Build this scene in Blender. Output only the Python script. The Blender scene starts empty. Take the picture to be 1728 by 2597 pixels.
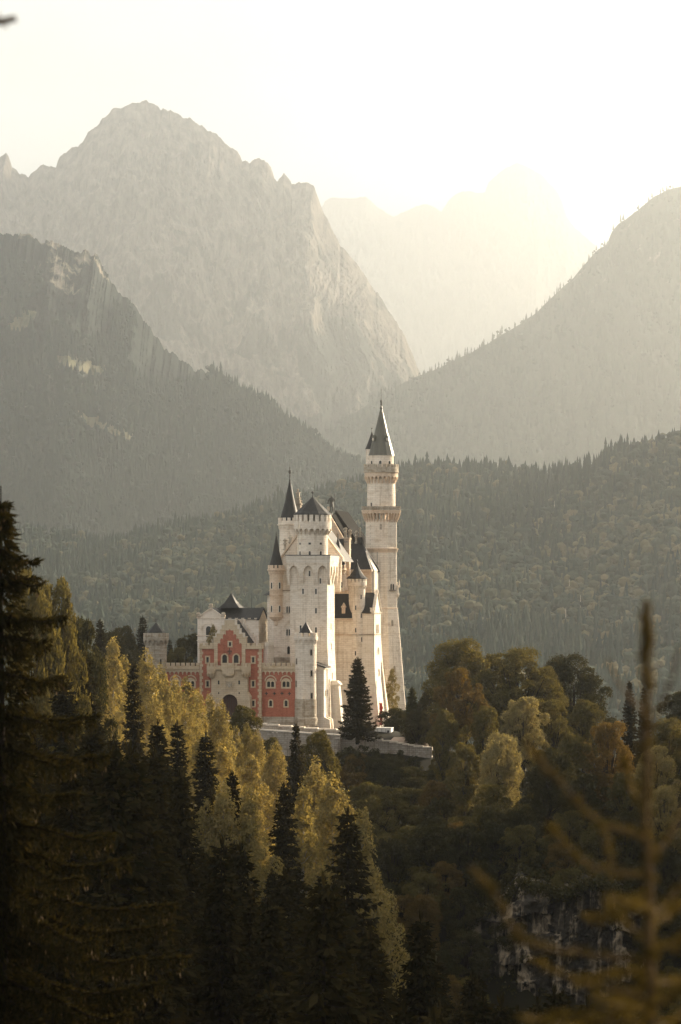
import bpy, math, random
import numpy as np
from mathutils import Vector

# ------------------------------------------------------------------ camera, sky, sun, exposure
scene = bpy.context.scene
C = scene.collection
FPX, HOR, CXP = 7800.0, 1500.0, 864.0          # focal length in photo pixels, horizon row, centre column
cd = bpy.data.cameras.new('camera')
cam = bpy.data.objects.new('camera', cd)
C.objects.link(cam)
scene.camera = cam
cd.sensor_fit = 'HORIZONTAL'
cd.sensor_width = 24.0
cd.lens = FPX / 1728.0 * 24.0
cd.shift_y = (HOR - 1298.5) / 1728.0
cam.rotation_euler = (math.pi / 2, 0, 0)
cd.clip_start = 0.5
cd.clip_end = 80000
cd.dof.use_dof = True
cd.dof.focus_distance = 600
cd.dof.aperture_fstop = 2.8

SUN_AZ, SUN_EL = 46.0, 18.0                     # degrees: azimuth from the view direction to the right
w = bpy.data.worlds.new('World')
scene.world = w
w.use_nodes = True
nt = w.node_tree
bg = nt.nodes['Background']
sky = nt.nodes.new('ShaderNodeTexSky')
sky.sky_type = 'NISHITA'
sky.sun_disc = False
sky.sun_elevation = math.radians(SUN_EL)
sky.sun_rotation = math.radians(SUN_AZ)
sky.air_density = 0.8
sky.dust_density = 0.1
sky.ozone_density = 0.3
veil = nt.nodes.new('ShaderNodeMix')            # veil of evening cloud over the clear sky, added to even out its light
veil.data_type = 'RGBA'
vc = nt.nodes.new('ShaderNodeTexCoord')
vm = nt.nodes.new('ShaderNodeMapping')
vm.inputs['Scale'].default_value = (5, 5, 16)
vn = nt.nodes.new('ShaderNodeTexNoise')
vn.inputs['Scale'].default_value = 1.6
vn.inputs['Detail'].default_value = 5
vr = nt.nodes.new('ShaderNodeMapRange')
vr.inputs[1].default_value, vr.inputs[2].default_value, vr.inputs[3].default_value, vr.inputs[4].default_value = .3, .7, .82, .97
nt.links.new(vc.outputs['Generated'], vm.inputs[0])
nt.links.new(vm.outputs[0], vn.inputs['Vector'])
nt.links.new(vn.outputs['Fac'], vr.inputs[0])
nt.links.new(vr.outputs[0], veil.inputs[0])
nt.links.new(sky.outputs[0], veil.inputs[6])
veil.inputs[7].default_value = (1.98, 1.89, 1.76, 1)
nt.links.new(veil.outputs[2], bg.inputs[0])
bg.inputs[1].default_value = 0.15
sl = bpy.data.lights.new('sun', 'SUN')
sl.energy = 5.0
sl.angle = math.radians(0.5)
sl.color = (1.0, 0.83, 0.61)
so = bpy.data.objects.new('sun', sl)
C.objects.link(so)
_a, _e = math.radians(SUN_AZ), math.radians(SUN_EL)
so.rotation_euler = Vector((-math.sin(_a) * math.cos(_e), -math.cos(_a) * math.cos(_e), -math.sin(_e))).to_track_quat('-Z', 'Y').to_euler()
so.location = (500, 300, 600)
vs = scene.view_settings
vs.view_transform = 'Standard'
vs.look = 'None'
vs.gamma = 1
vs.use_curve_mapping = False
vs.exposure = 1.5
scene.cycles.volume_bounces = 1
scene.cycles.max_bounces = 6
scene.cycles.use_denoising = True

random.seed(7)
R = random.Random(11)
rng = np.random.default_rng(5)

# ------------------------------------------------------------------ helpers: noise, meshes, objects
def _h(ix, iy, s):
    n = (ix.astype(np.int64) * 374761393 + iy.astype(np.int64) * 668265263 + s * 974634777) & 0xffffffff
    n = ((n ^ (n >> 13)) * 1274126177) & 0xffffffff
    n = (n ^ (n >> 16)) & 0xffffffff
    return n / 4294967295.0

def vnoise(x, y, s=0):
    x, y = np.broadcast_arrays(np.asarray(x, float), np.asarray(y, float))
    ix, iy = np.floor(x), np.floor(y)
    fx, fy = x - ix, y - iy
    fx, fy = fx * fx * (3 - 2 * fx), fy * fy * (3 - 2 * fy)
    a, b, c, d = _h(ix, iy, s), _h(ix + 1, iy, s), _h(ix, iy + 1, s), _h(ix + 1, iy + 1, s)
    return (a + (b - a) * fx) * (1 - fy) + (c + (d - c) * fx) * fy

def fbm(x, y, o=4, s=0, g=0.5):
    r, a, t = 0, 1, 0
    for i in range(o):
        r = r + a * (vnoise(x * 2 ** i, y * 2 ** i, s + i * 17) * 2 - 1)
        t += a
        a *= g
    return r / t

def ridged(x, y, o=4, s=0, g=0.5):
    r, a, t = 0, 1, 0
    for i in range(o):
        r = r + a * (1 - np.abs(vnoise(x * 2 ** i, y * 2 ** i, s + i * 31) * 2 - 1))
        t += a
        a *= g
    return r / t

def mesh_np(name, V, F, mat, smooth=False, attr=None):
    V = np.asarray(V, np.float32)
    F = np.asarray(F, np.int32)
    m, k = F.shape
    me = bpy.data.meshes.new(name)
    me.vertices.add(len(V))
    me.vertices.foreach_set('co', V.ravel())
    me.loops.add(m * k)
    me.loops.foreach_set('vertex_index', F.ravel())
    me.polygons.add(m)
    me.polygons.foreach_set('loop_start', np.arange(0, m * k, k, dtype=np.int32))
    me.polygons.foreach_set('use_smooth', np.full(m, smooth))
    if attr is not None:
        a = me.attributes.new('tint', 'FLOAT', 'POINT')
        a.data.foreach_set('value', np.asarray(attr, np.float32))
    if mat:
        me.materials.append(mat)
    me.update(calc_edges=True)
    me.validate()
    return me

def tag(o, label=None, cat=None, group=None, kind=None):
    if label: o['label'] = label
    if cat: o['category'] = cat
    if group: o['group'] = group
    if kind: o['kind'] = kind
    return o

def link(name, me, parent=None):
    o = bpy.data.objects.new(name, me)
    C.objects.link(o)
    if parent: o.parent = parent
    return o

def empty(name, loc, label, cat, group=None, rz=0.0):
    o = bpy.data.objects.new(name, None)
    C.objects.link(o)
    o.location = loc
    o.rotation_euler = (0, 0, rz)
    return tag(o, label, cat, group)

def P(px, py, Y):
    return ((px - CXP) * Y / FPX, Y, (HOR - py) * Y / FPX)

# ------------------------------------------------------------------ materials
def new_mat(name, rough=0.85, spec=0.3):
    m = bpy.data.materials.new(name)
    m.use_nodes = True
    t = m.node_tree
    b = t.nodes['Principled BSDF']
    b.inputs['Roughness'].default_value = rough
    b.inputs['Specular IOR Level'].default_value = spec
    return m, t, b

def nd(t, typ, **kw):
    n = t.nodes.new(typ)
    for k, v in kw.items(): setattr(n, k, v)
    return n

def mixc(t, f, a, b, mode='MIX'):
    n = t.nodes.new('ShaderNodeMix')
    n.data_type = 'RGBA'
    n.blend_type = mode
    for i, v in ((0, f), (6, a), (7, b)):
        if hasattr(v, 'links'): t.links.new(v, n.inputs[i])
        else: n.inputs[i].default_value = v if i == 0 else (*v, 1)
    return n.outputs[2]

def ramp(t, v, a, b):
    n = nd(t, 'ShaderNodeMapRange')
    t.links.new(v, n.inputs[0])
    n.inputs[1].default_value, n.inputs[2].default_value = a, b
    return n.outputs[0]

def noise(t, scale, vec, detail=4, rough=0.55):
    """noise over object coordinates stretched by scale (x, y, z)"""
    mp = nd(t, 'ShaderNodeMapping')
    mp.inputs['Scale'].default_value = scale
    t.links.new(vec, mp.inputs[0])
    n = nd(t, 'ShaderNodeTexNoise')
    n.inputs['Scale'].default_value = 1
    n.inputs['Detail'].default_value = detail
    n.inputs['Roughness'].default_value = rough
    t.links.new(mp.outputs[0], n.inputs['Vector'])
    return n.outputs['Fac']

def objco(t):
    return nd(t, 'ShaderNodeTexCoord').outputs['Object']

def wallvec(t, co):
    """(x + y, z) so that courses run horizontally on every wall"""
    s = nd(t, 'ShaderNodeSeparateXYZ')
    t.links.new(co, s.inputs[0])
    a = nd(t, 'ShaderNodeMath', operation='ADD')
    t.links.new(s.outputs[0], a.inputs[0]); t.links.new(s.outputs[1], a.inputs[1])
    c = nd(t, 'ShaderNodeCombineXYZ')
    t.links.new(a.outputs[0], c.inputs[0]); t.links.new(s.outputs[2], c.inputs[1])
    return c.outputs[0]

def masonry(name, c1, c2, mortar, bw, bh, stain, msize=0.02, streak=0.5):
    m, t, b = new_mat(name, 0.9, 0.2)
    co = objco(t)
    bt = nd(t, 'ShaderNodeTexBrick')
    t.links.new(wallvec(t, co), bt.inputs['Vector'])
    bt.inputs['Scale'].default_value = 1
    bt.inputs['Brick Width'].default_value = bw
    bt.inputs['Row Height'].default_value = bh
    bt.inputs['Mortar Size'].default_value = msize
    bt.inputs['Mortar Smooth'].default_value = 0.4
    bt.inputs['Color1'].default_value = (*c1, 1)
    bt.inputs['Color2'].default_value = (*c2, 1)
    bt.inputs['Mortar'].default_value = (*mortar, 1)
    col = bt.outputs[0]
    blotch = ramp(t, noise(t, (0.5, 0.5, 1.4), co, 5, 0.65), 0.5, 0.72)
    col = mixc(t, blotch, col, stain, 'MULTIPLY')
    st = nd(t, 'ShaderNodeMath', operation='MULTIPLY')
    t.links.new(ramp(t, noise(t, (1.6, 1.6, 0.14), co, 4, 0.6), 0.52, 0.75), st.inputs[0])
    st.inputs[1].default_value = streak
    col = mixc(t, st.outputs[0], col, (stain[0] * .75, stain[1] * .72, stain[2] * .68), 'MULTIPLY')
    t.links.new(col, b.inputs['Base Color'])
    bp = nd(t, 'ShaderNodeBump')
    bp.inputs['Strength'].default_value = 0.35
    bp.inputs['Distance'].default_value = 0.05
    t.links.new(noise(t, (2.5, 2.5, 5), co, 3), bp.inputs['Height'])
    t.links.new(bp.outputs[0], b.inputs['Normal'])
    return m

M = {}
M['stone'] = masonry('pale_limestone', (.79, .69, .565), (.88, .785, .66), (.52, .44, .35), 0.9, 0.38, (.76, .70, .62), 0.02, 0.8)
M['stone_warm'] = masonry('warm_limestone', (.70, .55, .41), (.78, .63, .48), (.46, .34, .24), 0.8, 0.34, (.85, .76, .64))
M['stone_white'] = masonry('white_limestone', (.76, .68, .57), (.82, .74, .64), (.58, .50, .40), 1.0, 0.4, (.86, .82, .76))
M['stone_old'] = masonry('weathered_limestone', (.42, .36, .28), (.55, .48, .38), (.25, .21, .16), 0.8, 0.35, (.55, .47, .38), 0.02, 0.8)
M['sandstone'] = masonry('yellow_sandstone', (.60, .475, .325), (.68, .555, .395), (.44, .34, .22), 0.9, 0.4, (.85, .78, .68))
M['brick'] = masonry('red_brick', (.41, .115, .068), (.51, .165, .095), (.40, .20, .135), 0.34, 0.16, (.78, .70, .66), 0.02)
M['rubble'] = masonry('grey_rubble_wall', (.36, .31, .25), (.47, .41, .34), (.22, .19, .15), 0.8, 0.4, (.62, .56, .5), 0.03, 0.9)

def metal_roof(name, c1, c2, rough, spec=0.5):
    m, t, b = new_mat(name, rough, spec)
    co = objco(t)
    n = ramp(t, noise(t, (1.8, 1.8, 0.25), co, 5, 0.65), 0.35, 0.7)
    t.links.new(mixc(t, n, c1, c2), b.inputs['Base Color'])
    bp = nd(t, 'ShaderNodeBump')
    bp.inputs['Strength'].default_value = 0.4
    bp.inputs['Distance'].default_value = 0.06
    t.links.new(noise(t, (3, 3, 0.6), co, 4), bp.inputs['Height'])
    t.links.new(bp.outputs[0], b.inputs['Normal'])
    return m
M['roof'] = metal_roof('dark_slate_roof', (.012, .0115, .011), (.032, .030, .027), 0.62, .28)
M['roof_green'] = metal_roof('brown_green_copper_roof', (.07, .068, .045), (.13, .12, .085), 0.42)
M['roof_dull'] = metal_roof('dull_slate_roof', (.012, .0115, .011), (.032, .030, .027), 0.9, .02)
M['metal'] = metal_roof('dark_metal', (.02, .02, .018), (.05, .045, .035), 0.45)
M['bronze'] = metal_roof('dark_bronze', (.035, .035, .028), (.08, .075, .055), 0.4)
M['glass'] = metal_roof('dark_window_glass', (.012, .013, .015), (.03, .03, .03), 0.15)
M['wood'] = metal_roof('brown_gate_wood', (.06, .022, .013), (.10, .04, .022), 0.7)
M['white_paint'] = metal_roof('white_cabin_paint', (.62, .60, .56), (.74, .72, .67), 0.6)
M['red_cloth'] = metal_roof('red_cloth', (.42, .04, .03), (.55, .06, .045), 0.8)
M['paving'] = metal_roof('warm_terrace_paving', (.36, .27, .20), (.46, .36, .27), 0.9)
M['bark'] = metal_roof('dark_bark', (.014, .010, .007), (.035, .026, .019), 1.0, .05)
M['bark_pale'] = metal_roof('pale_birch_bark', (.16, .14, .11), (.34, .31, .26), 0.9)
M['twig'] = metal_roof('brown_twig', (.065, .042, .018), (.125, .075, .031), 0.9, .15)

def leaf_mat(name, c1, c2, trans=0.35, vary=0.35, tscale=1.0):
    m = bpy.data.materials.new(name)
    m.use_nodes = True
    t = m.node_tree
    t.nodes.remove(t.nodes['Principled BSDF'])
    oi = nd(t, 'ShaderNodeObjectInfo')
    geo = nd(t, 'ShaderNodeNewGeometry')
    f = nd(t, 'ShaderNodeMath', operation='ADD')
    f1 = nd(t, 'ShaderNodeMath', operation='MULTIPLY'); f1.inputs[1].default_value = vary
    f2 = nd(t, 'ShaderNodeMath', operation='MULTIPLY'); f2.inputs[1].default_value = 1 - vary
    t.links.new(oi.outputs['Random'], f1.inputs[0])
    t.links.new(geo.outputs['Random Per Island'], f2.inputs[0])
    t.links.new(f1.outputs[0], f.inputs[0]); t.links.new(f2.outputs[0], f.inputs[1])
    col = mixc(t, f.outputs[0], c1, c2)
    d = nd(t, 'ShaderNodeBsdfDiffuse'); t.links.new(col, d.inputs[0])
    tr = nd(t, 'ShaderNodeBsdfTranslucent')
    t.links.new(mixc(t, 1.0, col, (1.4 * tscale, 1.2 * tscale, .62 * tscale), 'MULTIPLY'), tr.inputs[0])
    mx = nd(t, 'ShaderNodeMixShader'); mx.inputs[0].default_value = trans
    t.links.new(d.outputs[0], mx.inputs[1]); t.links.new(tr.outputs[0], mx.inputs[2])
    t.links.new(mx.outputs[0], t.nodes['Material Output'].inputs['Surface'])
    return m
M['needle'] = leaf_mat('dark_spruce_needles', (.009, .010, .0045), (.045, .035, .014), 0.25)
M['needle_green'] = leaf_mat('green_spruce_needles', (.035, .042, .016), (.085, .080, .032), 0.25)  # lighter, greener needles of the young spruces
M['birch_leaf'] = leaf_mat('golden_birch_leaves', (.15, .132, .052), (.34, .275, .12), 0.42)
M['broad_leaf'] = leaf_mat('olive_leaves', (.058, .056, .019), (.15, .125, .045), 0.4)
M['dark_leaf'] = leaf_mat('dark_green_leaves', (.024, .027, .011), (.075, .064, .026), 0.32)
M['rust_leaf'] = leaf_mat('rust_tinged_leaves', (.075, .055, .018), (.17, .115, .038), 0.4)
M['pale_leaf'] = leaf_mat('pale_leaves', (.14, .125, .06), (.30, .26, .135), 0.4)
M['sprout'] = leaf_mat('young_larch_needles', (.036, .030, .009), (.10, .074, .022), 0.4)

def forest_mat(name, c1, c2, c3):
    m, t, b = new_mat(name, 0.95, 0.1)
    at = nd(t, 'ShaderNodeAttribute', attribute_name='tint')
    col = mixc(t, ramp(t, at.outputs['Fac'], 0, 0.6), c1, c2)
    col = mixc(t, ramp(t, at.outputs['Fac'], 0.6, 1), col, c3)
    t.links.new(col, b.inputs['Base Color'])
    return m
M['forest'] = forest_mat('hillside_tree_foliage', (.012, .032, .027), (.045, .062, .040), (.19, .155, .075))  # teal shade and warm sunlight are put partly into these foliage tones

def ground_mat(name, cols, scales, rough=0.95):
    m, t, b = new_mat(name, rough, 0.1)
    co = objco(t)
    n1 = ramp(t, noise(t, scales[0], co, 6, 0.6), 0.4, 0.62)
    n2 = ramp(t, noise(t, scales[1], co, 5, 0.6), 0.45, 0.65)
    col = mixc(t, n2, mixc(t, n1, cols[0], cols[1]), cols[2])
    t.links.new(col, b.inputs['Base Color'])
    return m
M['ground'] = ground_mat('forest_floor', ((.010, .0095, .005), (.02, .018, .008), (.016, .014, .007)), ((.08,) * 3, (.3,) * 3))
M['ridge'] = ground_mat('wooded_hillside', ((.022, .03, .016), (.04, .048, .022), (.05, .045, .025)), ((.02,) * 3, (.06,) * 3))
M['valley'] = ground_mat('valley_meadow', ((.05, .07, .025), (.07, .08, .03), (.03, .045, .02)), ((.004,) * 3, (.01,) * 3))

def rock_mat(name, rockA, rockB, green, zlo, zhi, bias, streaks):
    """bare rock with green ledges; more green low down, screes in fall-line streaks"""
    m, t, b = new_mat(name, 0.95, 0.1)
    co = objco(t)
    rock = mixc(t, ramp(t, noise(t, (.035, .035, .008), co, 9, 0.72), .38, .62), rockA, rockB)
    s = nd(t, 'ShaderNodeSeparateXYZ'); t.links.new(co, s.inputs[0])
    h = nd(t, 'ShaderNodeMapRange'); t.links.new(s.outputs[2], h.inputs[0])
    h.inputs[1].default_value, h.inputs[2].default_value, h.inputs[3].default_value, h.inputs[4].default_value = zlo, zhi, 0.30, -0.06
    at = nd(t, 'ShaderNodeAttribute', attribute_name='tint')
    a = nd(t, 'ShaderNodeMath', operation='ADD')
    t.links.new(noise(t, streaks, co, 7, 0.68), a.inputs[0]); t.links.new(h.outputs[0], a.inputs[1])
    a2 = nd(t, 'ShaderNodeMath', operation='ADD')
    t.links.new(a.outputs[0], a2.inputs[0]); t.links.new(at.outputs['Fac'], a2.inputs[1])
    f = ramp(t, a2.outputs[0], bias - .02, bias + .03)
    t.links.new(mixc(t, f, rock, green), b.inputs['Base Color'])
    bp = nd(t, 'ShaderNodeBump')
    bp.inputs['Strength'].default_value = 1.0
    bp.inputs['Distance'].default_value = 7
    t.links.new(noise(t, (.016, .016, .010), co, 9, 0.72), bp.inputs['Height'])
    t.links.new(bp.outputs[0], b.inputs['Normal'])
    return m
M['rock'] = rock_mat('grey_mountain_rock', (.025, .023, .019), (.26, .225, .185), (.006, .016, .013), 150, 1200, .55, (.006, .006, .0028))
M['spur'] = rock_mat('wooded_rocky_spur', (.06, .054, .043), (.40, .35, .28), (.006, .016, .013), 50, 700, .47, (.010, .010, .005))
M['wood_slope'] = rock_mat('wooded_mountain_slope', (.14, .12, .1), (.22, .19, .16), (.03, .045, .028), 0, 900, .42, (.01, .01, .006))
M['far_rock'] = rock_mat('far_mountain_rock', (.10, .09, .08), (.18, .16, .14), (.06, .07, .05), 300, 1800, .55, (.006, .006, .003))

def cliff_mat():
    m, t, b = new_mat('stained_cliff_rock', 0.9, 0.2)
    co = objco(t)
    base = mixc(t, ramp(t, noise(t, (.25, .25, .25), co, 7, 0.65), .35, .65), (.018, .016, .012), (.060, .050, .037))
    st = ramp(t, noise(t, (.55, .55, .03), co, 5, 0.6), .50, .60)
    base = mixc(t, st, base, (.31, .25, .17))
    dk = ramp(t, noise(t, (.9, .9, .05), co, 4, 0.6), .53, .62)
    t.links.new(mixc(t, dk, base, (.012, .011, .01)), b.inputs['Base Color'])
    return m
M['cliff'] = cliff_mat()

# ------------------------------------------------------------------ terrain near the castle
CP = np.array([(0,0,-1.9),(-8,0,-2),(8,0,-2),(0,-12,-1),(-30,0,-6),(30,0,-8),(0,12,-5.5),(0,25,-12),(0,45,-20),(-15,45,-21),(15,45,-24),(0,80,-32),
 (-40,60,-20),(-7,60,-23.5),(40,60,-32),(-20,150,-30),(0,150,-42),(25,150,-55),(-60,150,-18),(70,150,-50),
 (-25,250,-33),(-8,250,-42),(5,250,-52),(30,250,-54),(-60,250,-22),(75,250,-55),
 (-32,350,-35),(-12,350,-44),(8,350,-62),(35,350,-63),(-70,350,-22),(85,350,-60),
 (-40,430,-34),(-20,430,-42),(0,430,-58),(25,430,-71),(48,430,-71),(85,430,-60),
 (-40,500,-34),(-25,510,-38),(-8,520,-43),(8,500,-54),(20,478,-47),(35,480,-44),(48,478,-46),(20,450,-70),(35,450,-71),(48,450,-71),(70,500,-50),
 (-10,570,-38),(8,568,-39),(20,560,-36),(-35,575,-33),
 (-35,603,-27.6),(-15,608,-27.6),(0,600,-27.6),(12,606,-27.6),(-20,650,-26),(5,660,-27),(20,640,-33),(18,596,-29.5),
 (30,556,-35),(45,556,-34),(65,565,-32),(35,610,-38),(60,630,-42),
 (-60,600,-25),(-50,640,-26),(-85,560,-20),(-40,720,-60),(0,740,-70),(40,720,-80),(-90,760,-55),(0,900,-128),(-150,900,-125),(150,900,-128),
 (-150,500,-15),(80,430,-35),(120,400,58),(120,480,55),(118,560,10),(160,400,80),(200,400,95),(200,480,92),(260,450,110),(155,520,48),(200,560,70),(150,620,0),(200,650,15),(150,300,40),(200,300,90),(200,200,70),(150,200,20),(280,600,60),(280,350,100),(-150,200,-5),(-150,0,5),(150,0,-10),(300,0,0),(300,200,20),(-150,700,-60),(150,720,-70),(300,720,-40),(300,900,-128)], float)  # rising points on the right: unseen hill added to shade the gorge
_d = np.hypot(CP[:, None, 0] - CP[None, :, 0], (CP[:, None, 1] - CP[None, :, 1]))
_A = np.zeros((len(CP) + 3,) * 2)
_A[:len(CP), :len(CP)] = _d
_A[:len(CP), len(CP):] = np.c_[np.ones(len(CP)), CP[:, :2]]
_A[len(CP):, :len(CP)] = _A[:len(CP), len(CP):].T
_W = np.linalg.solve(_A, np.r_[CP[:, 2], 0, 0, 0])

def terr(x, y):
    x, y = np.atleast_1d(np.asarray(x, float)), np.atleast_1d(np.asarray(y, float))
    r = np.hypot(x[..., None] - CP[:, 0], y[..., None] - CP[:, 1])
    z = r @ _W[:len(CP)] + _W[-3] + _W[-2] * x + _W[-1] * y
    flat = np.exp(-(((x + 10) / 40) ** 4 + ((y - 622) / 32) ** 4))     # the castle's levelled ground stays smooth
    return z + fbm(x * .06, y * .06, 4, 3) * 2.2 * (1 - flat)

def grid_mesh(name, xs, ys, zf, mat, smooth=True, attr=None):
    X, Y = np.meshgrid(xs, ys)
    Z = zf(X, Y)
    V = np.stack([X, Y, Z], -1).reshape(-1, 3)
    return mesh_np(name, V, quads(len(ys), len(xs)), mat, smooth, attr)

def quads(nr, nc):
    i = (np.arange(nr - 1)[:, None] * nc + np.arange(nc - 1)[None, :]).ravel()
    return np.stack([i, i + 1, i + nc + 1, i + nc], 1)

tag(link('ground', grid_mesh('ground', np.arange(-150, 301, 2.5), np.arange(-12, 901, 2.5), terr, M['ground'])), kind='structure')
tag(link('valley', grid_mesh('valley', np.linspace(-4000, 4000, 80), np.linspace(850, 28800, 180),
    lambda x, y: -133 + 6 * fbm(x * .003, y * .003, 3, 9), M['valley'])), kind='structure')

# ------------------------------------------------------------------ mountains and wooded ridge
def ipol(pts, x):
    p = np.array(pts, float)
    return np.interp(x, p[:, 0], p[:, 1])

def mountain(name, sky, FAR, Yc, Yf, Yb, mat, zbase, px0, px1, nc, nr, jag, rib, power, seed, tintf=None, depth_rib=1.0):
    """A ridge whose crest line follows sky (photo px -> row) at distance Yc, falling to zbase at Yf in front and Yb behind."""
    Yc, Yf, Yb, jag, rib = Yc * FAR, Yf * FAR, Yb * FAR, jag * FAR, rib * FAR
    px = np.linspace(px0, px1, nc)
    xs = (px - CXP) * Yc / FPX
    crest = (HOR - ipol(sky, px)) * Yc / FPX
    crest = crest + jag * (ridged(xs * .02 / FAR, xs * 0 + 5, 5, seed, .7) - .6)
    tf = np.linspace(0, 1, nr)
    nb = max(6, nr // 5)
    tb = np.linspace(1, 0, nb + 1)[1:]
    T = np.r_[tf, tb][:, None] + 0 * xs[None, :]
    Y = np.r_[Yf + (Yc - Yf) * tf, Yc + (Yb - Yc) * (1 - tb)][:, None] + 0 * xs[None, :]
    Xg = xs[None, :] + 0 * T
    Z = zbase + (crest[None, :] - zbase) * T ** power
    # fall-line ribs and gullies, pushed towards the viewer so the crest line itself is kept
    A, B = Xg / FAR, Z / FAR
    wob = A + 60 * fbm(A * .004, B * .006, 3, seed + 3)
    r1 = ridged(wob * .0055, B * .0013, 6, seed + 5, .58) - .6
    r2 = fbm(A * .02, B * .012, 5, seed + 8, .62)
    r3 = ridged(wob * .022, B * .0035, 5, seed + 11, .6) - .6
    r4 = ridged(A * .07, B * .03, 4, seed + 13, .6) - .6
    env = np.clip(T * 4, 0, 1) * np.clip((1 - T) * 6 + .15, 0, 1)
    Y = Y - (rib * r1 + rib * .3 * r2 + rib * .34 * r3 + rib * .13 * r4) * env * depth_rib
    Z = Z + (rib * .25 * r1 + rib * .12 * r2) * env * np.clip((1 - T) * 3, 0, 1)
    V = np.stack([Xg, Y, Z], -1).reshape(-1, 3)
    tint = np.zeros(len(V)) if tintf is None else tintf(Xg, Y, Z, T).ravel()
    o = link(name, mesh_np(name, V, quads(len(T), nc), mat, False, tint))
    return tag(o, kind='structure')

K = 1728 / 1568.0
def sk(pts): return [(a * K, b * K) for a, b in pts]
SKY_A = sk([(-800,760),(-640,690),(-520,600),(-380,560),(-260,500),(-160,430),(-80,400),(-30,375),(0,362),(13,355),(22,362),(28,385),(38,388),(45,396),(60,398),(65,404),(80,392),(98,378),(112,384),(116,382),(128,388),(135,366),(150,352),(165,338),(180,335),(186,324),(205,300),(220,290),(235,272),(252,260),(270,247),(300,240),(330,233),(345,233),(360,242),(371,256),(376,249),(390,253),(410,262),(420,270),(440,274),(452,281),(470,290),(485,303),(500,313),(515,328),(530,337),(545,347),(553,362),(558,376),(566,372),(574,380),(585,368),(597,362),(612,370),(624,380),(632,410),(638,416),(645,404),(654,399),(665,410),(672,419),(690,419),(710,419),(722,428),(728,446),(742,480),(780,560),(830,620),(880,690),(930,770),(965,850),(1000,930),(1100,1100)])
SKY_B = sk([(500,520),(640,500),(742,476),(750,460),(760,453),(775,456),(800,455),(822,456),(840,452),(852,460),(870,478),(890,490),(905,498),(925,490),(940,482),(960,474),(978,469),(992,472),(1005,480),(1016,488),(1030,464),(1045,448),(1062,440),(1078,439),(1100,444),(1117,441),(1124,420),(1136,408),(1150,396),(1165,384),(1190,374),(1210,380),(1225,388),(1245,398),(1265,420),(1285,445),(1296,470),(1305,500),(1320,520),(1350,545),(1372,566),(1450,640),(1600,720)])
SKY_D = sk([(560,1180),(640,1110),(660,1072),(700,1040),(740,1005),(770,988),(800,962),(830,940),(860,915),(900,893),(950,872),(1000,850),(1040,832),(1080,815),(1120,792),(1150,774),(1200,745),(1235,718),(1250,703),(1290,668),(1320,640),(1345,610),(1365,588),(1380,572),(1398,560),(1408,532),(1425,512),(1450,495),(1470,480),(1490,466),(1510,450),(1530,438),(1550,433),(1568,430),(1640,380)]) + [(1870,370),(2150,360),(2450,480),(3000,800),(3350,1000),(3700,1250),(4000,1420)]
SKY_E = sk([(-860,800),(-700,730),(-500,640),(-300,575),(-100,555),(0,548),(60,543),(100,556),(140,566),(190,580),(215,586),(232,600),(245,622),(262,650),(285,680),(310,712),(345,760),(380,800),(420,828),(470,852),(520,880),(560,905),(620,940),(680,980),(740,1020),(800,1060),(900,1120)])
def seg_dist(px, py, pts):
    d = np.full(px.shape, 1e9)
    for (x0, y0), (x1, y1) in zip(pts[:-1], pts[1:]):
        L2 = (x1 - x0) ** 2 + (y1 - y0) ** 2
        t = np.clip(((px - x0) * (x1 - x0) + (py - y0) * (y1 - y0)) / L2, 0, 1)
        d = np.minimum(d, np.hypot(px - x0 - t * (x1 - x0), py - y0 - t * (y1 - y0)))
    return d
# bare scree runs on the big mountain, given as lines on its face
SCREE = [([(440, 880), (520, 930), (600, 915), (700, 970), (760, 985), (790, 1040)], 13), ([(760, 985), (740, 940), (745, 900)], 9), ([(420, 560), (560, 590), (690, 670), (800, 800)], 10), ([(330, 780), (380, 850), (450, 910)], 9), ([(560, 900), (540, 800), (600, 700)], 10), ([(880, 700), (940, 790), (1010, 900)], 14)]
def TA(X, Y, Z, T):
    px, py = X * FPX / Y + CXP, HOR - Z * FPX / Y
    t = 0.08 * fbm(X * .004, Z * .004, 4, 77) - 0.05 * np.clip((T - .75) * 4, 0, 1)
    for pts, wd in SCREE:
        d = seg_dist(px + 10 * fbm(px * .03, py * .03, 3, 7), py, pts)
        t = t - .35 * np.clip(1.6 - d / wd, 0, 1)
    return t
mountain('mountain', SKY_A, 1.1, 9800, 8700, 10900, M['rock'], -120, -850, 1220, 1150, 420, 26, 135, 0.85, 21, TA, 1.0)
mountain('far_mountain', SKY_B, 1.75, 13600, 12000, 15200, M['far_rock'], -120, 480, 1900, 360, 120, 14, 200, 0.7, 33)
TE = lambda X, Y, Z, T: 0.03 + 0.16 * fbm(X * .007, Z * .005, 4, 5) - .06 * np.clip((X + 340) / 150, 0, 1) * np.clip(T * 2 - .7, 0, 1)
mountain('wooded_spur', SKY_E, 0.7, 7400, 6000, 7900, M['spur'], -125, -900, 1000, 760, 340, 46, 120, 1.0, 41, TE, 1.0)
mountain('wooded_mountain', SKY_D, 1.5, 6200, 4700, 7300, M['wood_slope'], -125, 600, 4000, 800, 200, 8, 110, 0.8, 51,
         lambda X, Y, Z, T: 0.12 + 0.12 * fbm(X * .004, Z * .004, 4, 15))

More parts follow.
